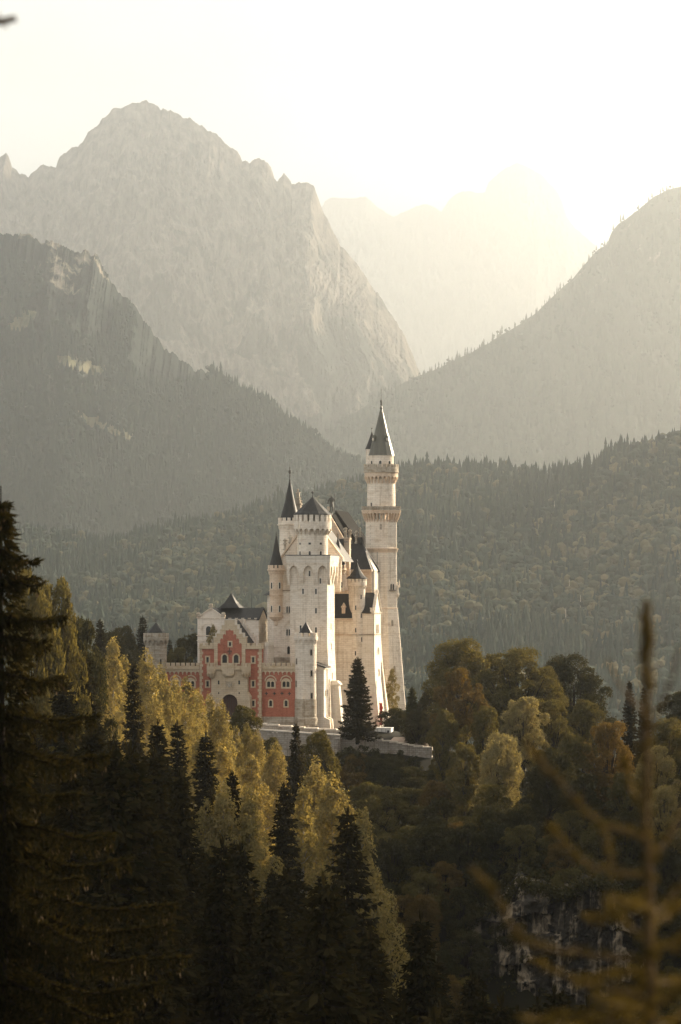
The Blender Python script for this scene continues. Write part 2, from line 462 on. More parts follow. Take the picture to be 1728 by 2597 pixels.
RIDGE = [(-1400,1520),(-420,1405),(-200,1390),(0,1370),(40,1372),(110,1375),(200,1388),(270,1398),(330,1384),(400,1366),(470,1357),(560,1342),(640,1315),(700,1298),(780,1286),(850,1262),(930,1240),(1000,1220),(1040,1208),(1100,1202),(1200,1203),(1290,1208),(1350,1220),(1380,1222),(1450,1212),(1520,1188),(1580,1165),(1650,1150),(1728,1138),(1950,1060),(2200,960),(2800,980),(3600,940),(4400,900),(5200,900)]
def ridge_z(x, y):
    px = x / 3200 * FPX + CXP
    yc = 3300 - 350 * np.clip((px - 1300) / 200, 0, 1)
    crest = (HOR - ipol(RIDGE, x / yc * FPX + CXP)) * yc / FPX
    t = np.clip((y - 1500) / (yc - 1500), 0, 1)
    tb = np.clip((y - yc) / 700, 0, 1)
    z = -132 + (crest + 132) * np.where(y < yc, t ** 1.15, 1 - tb ** 1.6)
    env = np.clip(t * 3, 0, 1) * np.clip((1 - t) * 5, 0, 1)
    z = z + env * 26 * (ridged(x * .005 + y * .0012, y * .0022, 4, 61) - .62)
    return z
tag(link('ridge', grid_mesh('ridge', np.linspace(-1100, 1700, 340), np.linspace(1500, 4000, 200), ridge_z, M['ridge'])), kind='structure')

def conifer_tpl(r, layers=4, n=7):
    V, F = [], []
    for i in range(layers):
        z0 = .08 + .92 * i / layers
        z1 = min(1.0, z0 + .92 / layers * 1.75)
        rr = .14 * (1 - z0) ** .85 + .012
        b = len(V)
        V.append((0, 0, z1))
        for k in range(n):
            a = 2 * math.pi * (k + r.random() * .6) / n
            q = rr * r.uniform(.65, 1.25)
            V.append((q * math.cos(a), q * math.sin(a), z0 + r.uniform(-.035, .02)))
        for k in range(n):
            F.append((b, b + 1 + k, b + 1 + (k + 1) % n))
    return np.array(V), np.array(F)

def blob_tpl(r, lobes=7):
    V, F = [], []
    import bmesh
    bm = bmesh.new()
    for k in range(lobes):
        a = r.random() * 6.28
        d = r.uniform(.05, .2)
        c = Vector((d * math.cos(a), d * math.sin(a), r.uniform(.4, .86) - d * .7))
        res = bmesh.ops.create_icosphere(bm, subdivisions=1, radius=r.uniform(.12, .19))
        for v in res['verts']:
            v.co = v.co * r.uniform(.72, 1.25) + c
    bm.verts.index_update()
    V = np.array([v.co[:] for v in bm.verts]); F = np.array([[v.index for v in f.verts] for f in bm.faces])
    bm.free()
    return V, F

def forest(name, pts, hs, kinds, tints, mat, seed, n=7, layers=4, lobes=7, wide=1.0):
    r = random.Random(seed)
    tp = [[conifer_tpl(r, layers, n) for _ in range(6)], [blob_tpl(r, lobes) for _ in range(6)]]
    VV, FF, TT, off = [], [], [], 0
    var = rng.integers(0, 6, len(pts))
    for kd in (0, 1):
        for v in range(6):
            idx = np.where((kinds == kd) & (var == v))[0]
            if not len(idx): continue
            V, F = tp[kd][v]
            a = rng.random(len(idx)) * 6.28
            ca, sa = np.cos(a)[:, None], np.sin(a)[:, None]
            h = hs[idx][:, None]
            wd = h * wide * rng.uniform(.85, 1.25, (len(idx), 1))
            x = (V[:, 0] * ca - V[:, 1] * sa) * wd + pts[idx, 0:1]
            y = (V[:, 0] * sa + V[:, 1] * ca) * wd + pts[idx, 1:2]
            z = V[:, 2] * h + pts[idx, 2:3]
            VV.append(np.stack([x, y, z], -1).reshape(-1, 3))
            FF.append((F[None] + (np.arange(len(idx)) * len(V))[:, None, None] + off).reshape(-1, 3))
            TT.append(np.repeat(tints[idx], len(V)))
            off += len(idx) * len(V)
    o = link(name, mesh_np(name, np.concatenate(VV), np.concatenate(FF), mat, False, np.concatenate(TT)))
    return o

def scatter(x0, x1, y0, y1, sx, sy):
    gx, gy = np.meshgrid(np.arange(x0, x1, sx), np.arange(y0, y1, sy))
    x = gx.ravel() + rng.uniform(-.5, .5, gx.size) * sx
    y = gy.ravel() + rng.uniform(-.5, .5, gx.size) * sy
    return x, y

x, y = scatter(-700, 760, 1850, 3420, 6.6, 9.0)
keep = np.abs(x) < y * .15 + 30
x, y = x[keep], y[keep]
mix = fbm(x * .008, y * .006, 3, 91) + rng.uniform(-.45, .45, len(x)) - .08
kd = (mix > .06).astype(int)
hs = np.where(kd == 0, rng.uniform(14, 25, len(x)), rng.uniform(13, 22, len(x))) * (1 + .2 * (rng.random(len(x)) > .93)) * (1 + .25 * fbm(x * .03, y * .02, 3, 44))
tn = np.clip(rng.uniform(0, .55, len(x)) + .3 * kd + .15 * fbm(x * .01, y * .01, 2, 12), 0, 1)
o = forest('ridge_forest', np.c_[x, y, ridge_z(x, y) - 1], hs, kd, tn, M['forest'], 3)
tag(o, 'mixed spruce and beech forest covering the hazy ridge behind the castle', 'forest', kind='stuff')

def surf_points(obname, n, cond, seed):
    me = bpy.data.objects[obname].data
    co = np.empty(len(me.vertices) * 3, np.float32); me.vertices.foreach_get('co', co); co = co.reshape(-1, 3)
    r = np.random.default_rng(seed)
    idx = r.integers(0, len(co), n)
    p = co[idx] + np.c_[r.uniform(-4, 4, (n, 2)), np.zeros(n)]
    return p[cond(p)]

p = surf_points('wooded_spur', 60000, lambda p: (p[:, 2] < 420 + 330 * fbm(p[:, 0] * .011, p[:, 2] * .008, 3, 3)) & (p[:, 1] < 5170), 4)
MEADOW = [((205, 928), 78, 22, .30), ((265, 1082), 80, 20, .42), ((60, 815), 40, 26, -.5)]
def in_meadow(px, py, grow=1.0):
    m = np.zeros(px.shape, bool)
    for (cx, cy), a, b, sl in MEADOW:
        dx, dy = px - cx, py - cy - sl * (px - cx)
        m |= (dx / a) ** 2 + (dy / b) ** 2 < grow * (.7 + .9 * fbm(px * .03, py * .05, 3, 23))
    return m
p = p[~in_meadow(p[:, 0] * FPX / p[:, 1] + CXP, HOR - (p[:, 2] + 8) * FPX / p[:, 1], 1.1)]
n = len(p)
o = forest('slope_forest', p, rng.uniform(17, 29, n), (rng.random(n) > .8).astype(int), np.clip(rng.uniform(0, .4, n), 0, 1), M['forest'], 5, n=5, layers=2, lobes=2)
tag(o, 'dark blue-green forest on the lower slope below the bare rocky mountain', 'forest', kind='stuff')
p = surf_points('wooded_mountain', 24000, lambda p: (p[:, 1] < 9360) & (np.abs(p[:, 0]) < 1450), 6)
n = len(p)
o = forest('mountainside_forest', p, rng.uniform(17, 29, n), (rng.random(n) > .8).astype(int), np.clip(rng.uniform(0, .4, n), 0, 1), M['forest'], 7, n=5, layers=2, lobes=2)
tag(o, 'forest fading into bright haze on the mountainside right of the tall tower', 'forest', kind='stuff')

# pale clearings on the wooded spur: sheets that follow its surface a little above it
me = bpy.data.objects['wooded_spur'].data
co = np.empty(len(me.vertices) * 3, np.float32); me.vertices.foreach_get('co', co); co = co.reshape(-1, 3).astype(float)
fv = np.empty(len(me.loops), np.int32); me.loops.foreach_get('vertex_index', fv); fv = fv.reshape(-1, 4)
c = co[fv].mean(1)
sel = in_meadow(c[:, 0] * FPX / c[:, 1] + CXP, HOR - c[:, 2] * FPX / c[:, 1]) & (c[:, 1] < 5180)
used, inv = np.unique(fv[sel], return_inverse=True)
M['meadow'] = ground_mat('dry_meadow_grass', ((.14, .125, .075), (.21, .185, .11), (.07, .08, .045)), ((.03,) * 3, (.015,) * 3))
tag(link('meadow', mesh_np('meadow', co[used] + [0, -3.0, 3.0], inv.reshape(-1, 4), M['meadow'])), kind='structure')

# bleached dead trunks standing in the ridge forest
M['dead_wood'] = metal_roof('bleached_dead_wood', (.42, .37, .31), (.62, .56, .48), 0.9, .1)
for px, y0, y1 in ((1434, 1562, 1629), (1443, 1488, 1530), (1471, 1530, 1566), (1508, 1598, 1634), (1406, 1286, 1320), (1498, 1288, 1316)):
    Y = np.arange(1900, 3200, 5.0)
    row = HOR - ridge_z((px - CXP) * Y / FPX, Y) * FPX / Y
    Y = float(Y[np.argmin(np.abs(row - y1))])
    x, z = (px - CXP) * Y / FPX, float(ridge_z(np.array([(px - CXP) * Y / FPX]), np.array([Y]))[0])
    h = (y1 - y0) * Y / FPX + 6
    Y2 = Y - 4
    V, F = [], []
    rr = random.Random(px)
    def stick(a, b, ra, rb):
        k0 = len(V)
        for q, r0 in ((a, ra), (b, rb)):
            for k in range(5): V.append((q[0] + r0 * math.cos(k * 1.2566), q[1] + r0 * math.sin(k * 1.2566), q[2]))
        for k in range(5): F.append((k0 + k, k0 + (k + 1) % 5, k0 + 5 + (k + 1) % 5, k0 + 5 + k))
    stick((0, 0, -2), (.2, 0, h), .42, .12)
    for k in range(7):
        zz, a = h * rr.uniform(.4, .95), rr.uniform(0, 6.28)
        stick((.1, 0, zz), (1.3 * math.cos(a), 1.3 * math.sin(a), zz + .3), .08, .03)
    e = empty('dead_tree', (x, Y2, z), 'pale bare dead trunk standing among the trees of the hazy ridge', 'tree', 'dead trunks on the ridge')
    link('trunk', mesh_np('trunk', V, F, M['dead_wood']), e)

# ------------------------------------------------------------------ the castle: one frame, turned a little so its right-hand sides show
TH = math.radians(11)
CT, ST = math.cos(TH), math.sin(TH)
CX0, CY0 = -5.0, 600.0

def world(u, v, z=0): return (CX0 + u * CT + v * ST, CY0 - u * ST + v * CT, z)
def U(px, v):
    k = (px - CXP) / FPX
    return (k * (CY0 + v * CT) - CX0 - v * ST) / (CT + k * ST)
def Zc(py, u, v): return (HOR - py) * world(u, v)[1] / FPX
def mpp(u, v): return world(u, v)[1] / FPX      # metres per photo pixel there

class MB:
    def __init__(s): s.v, s.f, s.sm = [], [], []
    def add(s, vs, fs, smooth=False):
        b = len(s.v)
        s.v += [tuple(p) for p in vs]
        s.f += [tuple(i + b for i in f) for f in fs]
        s.sm += [smooth] * len(fs)
    def hexa(s, b, t):
        """b, t: four bottom and four top corners, counter-clockwise seen from above"""
        s.add(list(b) + list(t), [(3, 2, 1, 0), (4, 5, 6, 7), (0, 1, 5, 4), (1, 2, 6, 5), (2, 3, 7, 6), (3, 0, 4, 7)])
    def box(s, u0, u1, v0, v1, z0, z1):
        s.frus((u0, u1, v0, v1, z0), (u0, u1, v0, v1, z1))
    def frus(s, a, b):
        q = lambda u0, u1, v0, v1, z: [(u0, v0, z), (u1, v0, z), (u1, v1, z), (u0, v1, z)]
        s.hexa(q(*a), q(*b))
    def block(s, fn, ta, tb, d0, d1, z0, z1, seg=1):
        for i in range(seg):
            a, b = ta + (tb - ta) * i / seg, ta + (tb - ta) * (i + 1) / seg
            s.hexa([fn(a, d1, z0), fn(b, d1, z0), fn(b, d0, z0), fn(a, d0, z0)], [fn(a, d1, z1), fn(b, d1, z1), fn(b, d0, z1), fn(a, d0, z1)])
    def lathe(s, cu, cv, prof, n=28, smooth=True, rot=0.0):
        for (r0, z0), (r1, z1) in zip(prof[:-1], prof[1:]):
            vs, fs = [], []
            for k in range(n):
                a = 2 * math.pi * k / n + rot
                vs += [(cu + r0 * math.sin(a), cv - r0 * math.cos(a), z0), (cu + r1 * math.sin(a), cv - r1 * math.cos(a), z1)]
            for k in range(n):
                j = (k + 1) % n
                fs.append((2 * k, 2 * j, 2 * j + 1, 2 * k + 1))
            s.add(vs, fs, smooth and abs(z1 - z0) > 1e-4)
    def prism(s, poly, ax, a0, a1):
        """poly of (h, z) pushed along axis ax ('u' or 'v') from a0 to a1"""
        n = len(poly)
        g = (lambda h, z, a: (a, h, z)) if ax == 'u' else (lambda h, z, a: (h, a, z))
        s.add([g(h, z, a0) for h, z in poly] + [g(h, z, a1) for h, z in poly],
              [tuple(range(n))[::-1], tuple(range(n, 2 * n))] + [(i, (i + 1) % n, n + (i + 1) % n, n + i) for i in range(n)])
    def arcade(s, fn, t0, t1, n, ztop, zs, zb, d, pier, pointed=False, din=0.0, K=8, closed=False):
        """a hanging row of arches at offset d on brackets that taper back to the wall at zb"""
        bay = (t1 - t0) / n
        m = abs(fn(t0, d, 0)[0] - fn(t0 + 1e-3, d, 0)[0]) + 1e-9
        p0, p1 = Vector(fn(t0, d, 0)), Vector(fn(t0 + bay, d, 0))
        wid = (p1 - p0).length / bay
        op = bay - pier
        for i in range(n):
            a = t0 + i * bay
            ts, zz = [a], [zs]
            for k in range(K + 1):
                x = k / K
                if pointed:
                    q = abs(2 * x - 1)
                    h = math.sqrt(max(0, 1 - ((q + .6) / 1.6) ** 2)) * 1.55
                else:
                    h = math.sqrt(max(0, 1 - (2 * x - 1) ** 2))
                ts.append(a + pier / 2 + op * x); zz.append(zs + h * op * wid / 2)
            ts.append(a + bay); zz.append(zs)
            vs, fs = [], []
            for tt, z in zip(ts, zz):
                z = min(z, ztop - .05)
                vs += [fn(tt, d, z), fn(tt, d, ztop), fn(tt, din, z), fn(tt, din, ztop)]
            for j in range(len(ts) - 1):
                q = 4 * j
                fs += [(q, q + 4, q + 5, q + 1), (q + 2, q + 6, q + 4, q), (q + 1, q + 5, q + 7, q + 3)]
            s.add(vs, fs)
        for i in range(n if closed else n + 1):
            c = t0 + i * bay
            a, b = c - pier / 2, c + pier / 2
            if not closed: a, b = max(a, t0), min(b, t1)
            e, e2 = d - .012, d * .55
            zm = zb + (zs - zb) * .45
            lo = [fn(a, .06, zb), fn(b, .06, zb), fn(b, din - .02, zb), fn(a, din - .02, zb)]
            mi = [fn(a, e2, zm), fn(b, e2, zm), fn(b, din - .02, zm), fn(a, din - .02, zm)]
            hi = [fn(a, e, zs + .02), fn(b, e, zs + .02), fn(b, din - .02, zs + .02), fn(a, din - .02, zs + .02)]
            s.hexa(lo, mi); s.hexa(mi, hi)
    def merlons(s, fn, t0, t1, n, frac, d0, d1, z0, z1, closed=False, seg=1):
        bay = (t1 - t0) / (n if closed else n - 1 + frac)
        for i in range(n):
            a = t0 + i * bay
            s.block(fn, a, a + bay * frac, d0, d1, z0, z1, seg)
    def build(s, name, mat, parent, org=(0, 0, 0)):
        me = bpy.data.meshes.new(name)
        me.from_pydata([(p[0] - org[0], p[1] - org[1], p[2] - org[2]) for p in s.v], [], s.f)
        me.polygons.foreach_set('use_smooth', s.sm)
        me.materials.append(M[mat])
        me.update()
        return link(name, me, parent)

def ring(cu, cv, r): return lambda t, d, z: (cu + (r + d) * math.sin(t), cv - (r + d) * math.cos(t), z)
def line(u0, v0, du, dv): return lambda t, d, z: (u0 + du * t + dv * d, v0 + dv * t - du * d, z)

class Thing:
    """one building: an Empty at its base; parts are given in castle-frame coordinates"""
    def __init__(s, name, u, v, z, label, cat, group=None):
        s.org = (u, v, z)
        s.e = empty(name, world(u, v, z), label, cat, group, -TH)
    def part(s, name, mb, mat, parent=None, label=None):
        o = mb.build(name, mat, parent or s.e, s.org)
        if label: o['label'] = label
        return o
    def window(s, pos, nrm, w, h, kind='slit', mat='stone_white', fw=0.14, proud=0.12, pane='glass'):
        """surround + pane set in a wall at pos (sill centre) facing nrm=(du,dv)"""
        nu, nv = nrm
        L = math.hypot(nu, nv); nu, nv = nu / L, nv / L
        tu, tv = -nv, nu
        def pt(x, z, d): return (pos[0] + tu * x + nu * d, pos[1] + tv * x + nv * d, pos[2] + z)
        def shape(hw, z0, z1):
            if kind in ('slit', 'rect'): return [(-hw, z0), (hw, z0), (hw, z1), (-hw, z1)]
            pts = [(-hw, z0), (hw, z0)]
            for k in range(9):
                a = math.pi * k / 8
                pts.append((hw * math.cos(a), z1 - hw + hw * math.sin(a)))
            return pts
        o, i = shape(w / 2 + fw, -fw, h + fw), shape(w / 2, 0, h)
        n = len(o)
        mb = MB()
        mb.add([pt(x, z, proud) for x, z in o] + [pt(x, z, proud) for x, z in i] + [pt(x, z, -.06) for x, z in o] + [pt(x, z, .01) for x, z in i],
               [(k, (k + 1) % n, n + (k + 1) % n, n + k) for k in range(n)] + [(k, 2 * n + k, 2 * n + (k + 1) % n, (k + 1) % n) for k in range(n)]
               + [(n + k, n + (k + 1) % n, 3 * n + (k + 1) % n, 3 * n + k) for k in range(n)])
        f = s.part('window', mb, mat)
        p = MB()
        p.add([pt(x, z, .025) for x, z in i], [tuple(range(n))])
        if kind == 'double':
            m2 = MB()
            hx = w * .07
            m2.hexa([pt(-hx, 0, .1), pt(hx, 0, .1), pt(hx, 0, .0), pt(-hx, 0, .0)], [pt(-hx, h * .66, .1), pt(hx, h * .66, .1), pt(hx, h * .66, .0), pt(-hx, h * .66, .0)])
            # tympanum above the two lights
            ar = [(x, z) for x, z in i if z > h * .6]
            hw = w / 2
            tym = [(-hw, h * .62), (-hw * .92, h * .66), (-hw * .5, h * .76), (-hx, h * .64), (hx, h * .64), (hw * .5, h * .76), (hw * .92, h * .66), (hw, h * .62)] + [q for q in ar]
            m2.add([pt(x, z, .09) for x, z in tym], [tuple(range(len(tym)))])
            s.part('mullion', m2, mat, f)
        s.part('pane', p, pane, f)
        return f
    def wall_window(s, px, py, v, w, h, kind='slit', **k):
        """in a wall facing the front at depth v; px, py = centre of the opening in the photo"""
        u = U(px, v)
        return s.window((u, v, Zc(py, u, v) - h / 2), (0, -1), w, h, kind, **k)
    def drum_window(s, cu, cv, r, px, py, w, h, kind='slit', **k):
        pc = px_of(cu, cv)
        q = (px - pc) * mpp(cu, cv) / r
        a = math.asin(max(-.98, min(.98, q))) + TH
        return s.window((cu + r * math.sin(a), cv - r * math.cos(a), Zc(py, cu, cv - r) - h / 2), (math.sin(a), -math.cos(a)), w, h, kind, **k)

def px_of(u, v):
    x, y, _ = world(u, v)
    return CXP + x / y * FPX

def finial(th, cu, cv, prof, mat='metal', name='finial', parent=None):
    mb = MB(); mb.lathe(cu, cv, prof, 10)
    return th.part(name, mb, mat, parent)

def zs_of(cu, cv):
    return lambda py: Zc(py, cu, cv)

# ---- the square keep with a round top
vF = 8.0
uL, uR = U(736.5, vF), U(830.4, vF)
kw = uR - uL
ku, kv = (uL + uR) / 2, vF + kw / 2
z = zs_of(ku, vF)
T = Thing('keep', ku, kv, z(1850), 'pale square keep with pointed arches below its ledge and a low cone-roofed round top', 'castle tower')
b = MB()
b.box(uL, uR, vF, vF + kw, z(1620), z(1411))
b.frus((uL - .05, uR + .75, vF - .35, vF + kw, z(1870)), (uL, uR, vF, vF + kw, z(1620)))
wall = T.part('wall', b, 'stone')
b = MB()
dh = .66
for fn, n, L in ((line(uL, vF, 1, 0), 3, kw), (line(uR, vF, 0, 1), 3, kw), (line(uR, vF + kw, -1, 0), 3, kw), (line(uL, vF + kw, 0, -1), 3, kw)):
    e = .62 if n and fn(0, 0, 0)[0] != uR or fn(0, 0, 0)[1] != vF else .63
    b.arcade(fn, -e, L + e, n, z(1416), z(1452), z(1484), dh, .95, True)
T.part('arched_gallery', b, 'stone')
b = MB()
b.frus((uL - .80, uR + .80, vF - .80, vF + kw + .80, z(1416.5)), (uL - .80, uR + .80, vF - .80, vF + kw + .80, z(1409)))
b.frus((uL - .72, uR + .72, vF - .72, vF + kw + .72, z(1427)), (uL - .72, uR + .72, vF - .72, vF + kw + .72, z(1416.6)))
T.part('ledge', b, 'stone_white')
b = MB()
b.frus((uL - .9, uR + .9, vF - .9, vF + kw + .9, z(1409)), (uL - .9, uR + .9, vF - .9, vF + kw + .9, z(1407.4)))
T.part('ledge_roofing', b, 'metal')
cu, cv = U(793.3, kv), kv
m = mpp(cu, cv)
z2 = zs_of(cu, cv)
b = MB()
b.lathe(cu, cv, [(38.6 * m, z2(1410)), (38.6 * m, z2(1325))], 36)
T.part('round_top', b, 'stone')
b = MB()
rg = ring(cu, cv, 38.6 * m)
d = 9.2 * m
b.arcade(rg, 0, 2 * math.pi, 20, z2(1338), z2(1347), z2(1357), d, 2 * math.pi / 20 * .28, closed=True)
b.block(rg, 0, 2 * math.pi, -.3, d + .03, z2(1338), z2(1323), 40)
b.merlons(rg, 0.02, 2 * math.pi + 0.02, 20, .66, d - .45, d + .03, z2(1323), z2(1306), True, 2)
T.part('parapet', b, 'stone')
b = MB()
b.lathe(cu, cv, [(30 * m, z2(1323)), (30 * m, z2(1305))], 24)
T.part('inner_drum', b, 'stone_old')
b = MB()
b.lathe(cu, cv, [(30 * m, z2(1304.5)), (50.5 * m, z2(1306)), (50.5 * m, z2(1304.6)), (40 * m, z2(1297)), (30 * m, z2(1287)), (2 * m, z2(1261))], 12, False)
rf = T.part('roof', b, 'roof')
finial(T, cu, cv, [(2 * m, z2(1262)), (1.3 * m, z2(1258)), (.9 * m, z2(1252.5)), (3 * m, z2(1250.5)), (3.2 * m, z2(1248)), (1.8 * m, z2(1246)), (.1 * m, z2(1245))], parent=rf)
for px in (762, 786.3, 814): T.drum_window(cu, cv, 38.6 * m, px, 1378.5, .5, .4, 'rect', fw=.06, proud=.05)
for px in (762, 786.3, 814): T.drum_window(cu, cv, 38.6 * m, px, 1402.5, .42, .75, 'arch', fw=.07, proud=.05)
for px, py in ((785.5, 1454.5), (813, 1473.5), (769, 1500), (801.8, 1500), (801.8, 1549), (763, 1593), (801.8, 1598), (801.8, 1648)):
    T.wall_window(px, py, vF, .34, 1.05, fw=.16, proud=.06)
for k, py in enumerate((1589, 1640, 1715, 1770)):
    vv = vF + kw * .5
    T.window((uR + (.02 if py < 1620 else .75 * (py - 1620) / 250), vv, Zc(py, uR, vv) - .6), (1, 0), .3, 1.2, fw=.12, proud=.1)
b = MB()
b.frus((uR + .3, U(872, vF + 3), vF + 1.6, vF + 4.5, z(1860)), (uR + .3, U(861, vF + 3), vF + 2.0, vF + 4.2, z(1737)))
b.frus((uR + .2, U(867, vF + 3), vF + 1.8, vF + 4.3, z(1737)), (uR + .2, U(857, vF + 3), vF + 2.2, vF + 4.1, z(1727)))
T.part('buttress', b, 'stone_white')
b = MB()
b.frus((uR - .9, uR + .95, vF - 1.0, vF - .2, z(1865)), (uR - .9, uR + .6, vF - .6, vF - .2, z(1722)))
T.part('buttress', b, 'stone')

# ---- generic round tower with corbelled crown
def crown(T, cu, cv, m, z, r, rc, ptop, pmer, pspr, pbot, nm, mat='stone', frac=.6, top=None, seg=2):
    b = MB()
    rg = ring(cu, cv, r * m)
    d = (rc - r) * m
    b.arcade(rg, 0, 2 * math.pi, nm, z(pspr - 4.2), z(pspr), z(pbot), d, 2 * math.pi / nm * .3, closed=True)
    b.block(rg, 0, 2 * math.pi, -.25, d + .02, z(pspr - 4.2), z(pmer), 36)
    b.merlons(rg, .05, 2 * math.pi + .05, top or nm, frac, d - .38, d + .02, z(pmer), z(ptop), True, seg)
    return T.part('parapet', b, mat)

# right-hand round gate tower
def gate_tower(px, v, label, spec, slits, cone, mat):
    cu, cv = U(px, v), v
    m = mpp(cu, cv)
    z = zs_of(cu, cv)
    T = Thing('gate_tower', cu, cv, z(spec['base']), label, 'castle tower', 'round towers flanking the gatehouse')
    b = MB()
    b.lathe(cu, cv, [(spec['r'] * m, z(spec['base'])), (spec['r'] * m, z(spec['mer'] + 2))], 36)
    T.part('shaft', b, mat)
    if spec.get('plinth'):
        b = MB()
        r = spec['r']
        b.lathe(cu, cv, [((r + 3.5) * m, z(spec['base'] + 8)), ((r + 3) * m, z(spec['plinth'] + 3)), ((r + .1) * m, z(spec['plinth'] - 1))], 36)
        T.part('plinth', b, 'stone_old')
        b = MB()
        b.lathe(cu, cv, [((r + .1) * m, z(spec['band'])), ((r + .8) * m, z(spec['band'] + 1)), ((r + 1.2) * m, z(spec['plinth']))], 36)
        T.part('lower_shaft', b, 'stone_old')
    crown(T, cu, cv, m, z, spec['r'], spec['rc'], spec['top'], spec['mer'], spec['spr'], spec['bot'], spec['n'], mat, .62, spec['nm'])
    b = MB()
    b.lathe(cu, cv, [(spec['rc'] * m * .9, z(spec['mer'] + .5)), (.01, z(spec['mer'] + .5))], 24, False)
    T.part('platform', b, 'stone_old')
    b = MB()
    a, rr, zb = cone
    b.lathe(cu, cv, [(rr * m, z(spec['mer'] + 1)), (rr * m, z(zb + 1))], 8, False)
    T.part('roof_drum', b, 'stone_old')
    b = MB()
    b.lathe(cu, cv, [(rr * m, z(zb + 1)), ((rr + 1.5) * m, z(zb)), (.5 * m, z(a))], 8, False, .2)
    rf = T.part('roof', b, 'roof')
    finial(T, cu, cv, [(.6 * m, z(a + 1)), (.32 * m, z(a - 4)), (.18 * m, z(a - 22))], name='lightning_rod', parent=rf)
    for x, y in slits: T.drum_window(cu, cv, spec['r'] * m, x, y, .34, 1.05, fw=.1, proud=.06, mat='stone_old')
    return T
gate_tower(776, 1.0, 'round cream gate tower between the red brick wall and the keep', dict(base=1846, r=27.2, rc=30.8, top=1605, mer=1614.5, spr=1626, bot=1634, n=14, nm=12, plinth=1818, band=1773),
           [(789.6, 1655), (790.5, 1708), (791, 1765), (753, 1678), (752, 1735), (752, 1791)], (1578, 16, 1605), 'stone')
gate_tower(395.8, 1.0, 'round mottled grey gate tower rising from the trees beside the brick wall', dict(base=1790, r=27.3, rc=32, top=1605.5, mer=1616, spr=1628, bot=1637, n=14, nm=11),
           [(409, 1679), (372.5, 1656)], (1579, 23, 1604), 'stone_old')

# ---- gatehouse
vG = 0.0
gu = U(583.4, vG)
z = zs_of(gu, vG)
m = mpp(gu, vG)
T = Thing('gatehouse', gu, vG + 5, z(1800), 'red brick gatehouse with a stepped gable, stone portal and arched gateway', 'gatehouse')
g0, g1, dep = U(506.5, vG), U(662.6, vG), 8.5
b = MB(); b.box(g0, g1, vG, vG + dep, z(1835), z(1644)); T.part('wall', b, 'brick')
# stepped gable: stone with a stepped red panel
sx = [(540.8, 1616), (547.6, 1607), (557, 1595.5), (561.5, 1585.5), (568.5, 1572.5)]
hw = [583.4 - a for a, _ in sx]
poly = []
for (a, py) in sx:
    x = (a - 583.4) * m + gu
    poly += [(x, z(py) if not poly else z(prev)), (x, z(py))] if poly else [(x, z(1646)), (x, z(py))]
    prev = py
right = [(2 * gu - x, zz) for x, zz in poly[::-1]]
b = MB(); b.prism(poly + right, 'v', vG - .22, vG + .9); T.part('gable', b, 'sandstone')
b = MB()
for s in (-1, 1):
    for k, (a, py) in enumerate(sx):
        x0 = gu + s * hw[k] * m
        x1 = gu + s * (hw[k + 1] if k < 4 else 0) * m
        b.box(min(x0, x1) - .1, max(x0, x1) + .1 * (k < 4), vG - .30 - .004 * k, vG + .98 + .004 * k, z(py), z(py) + .16)
    for k in range(4):
        x1 = gu + s * hw[k + 1] * m
        b.box(x1 - .11, x1 + .11, vG - .26, vG + .94, z(sx[k][1]) - .01, z(sx[k + 1][1]) + .05)
T.part('gable_coping', b, 'stone_white')
px_panel = [(552, 1680), (552, 1634), (559, 1634), (559, 1622), (566, 1622), (566, 1611), (573.5, 1611), (573.5, 1599), (580, 1599)]
pl = [((a - 583.4) * m + gu, z(y)) for a, y in px_panel]
pl = pl + [(2 * gu - x, zz) for x, zz in pl[::-1]]
b = MB(); b.prism(pl[::-1], 'v', vG - .20, vG - .26); T.part('gable_panel', b, 'brick')
b = MB()
for s in (-1, 1):
    for xx, y in ((555.5, 1634), (562.5, 1622), (569.8, 1611), (583.4, 1599)):
        if xx == 583.4 and s == 1: continue
        cx = gu + s * (583.4 - xx) * m
        hw2 = 3.0 * m
        pts = [(cx + hw2 * math.cos(math.pi * k / 8), z(y) - .02 + hw2 * math.sin(math.pi * k / 8)) for k in range(9)]
        b.prism(pts[::-1], 'v', vG - .20, vG - .255)
        T.part('gable_panel_arch', b, 'brick'); b = MB()
b = MB()
for s in (-1, 1):
    c = gu + s * 35.8 * m
    b.box(c - 4.6 * m, c + 4.6 * m, vG - .24, vG + .1, z(1690), z(1645))
    T.part('gable_pilaster', b, 'sandstone'); b = MB()
# main roof behind the gable, seen at its right-hand slope
b = MB()
rh = 42.6 * m
b.prism([(gu - rh, z(1632)), (gu + rh * .98, z(1632)), (gu, z(1574))], 'v', vG + .95, vG + dep - .4)
T.part('roof', b, 'roof')
b = MB()
for k, (a, py) in enumerate(sx):
    x0 = gu + hw[k] * m * 1.0
    b.box(x0 - .55, x0 + .12, vG + dep - .9, vG + dep - .1, z(1640), z(py) + .1)
    b.box(gu - hw[k] * m - .12, gu - hw[k] * m + .55, vG + dep - .9, vG + dep - .1, z(1640), z(py) + .1)
T.part('rear_gable', b, 'stone')
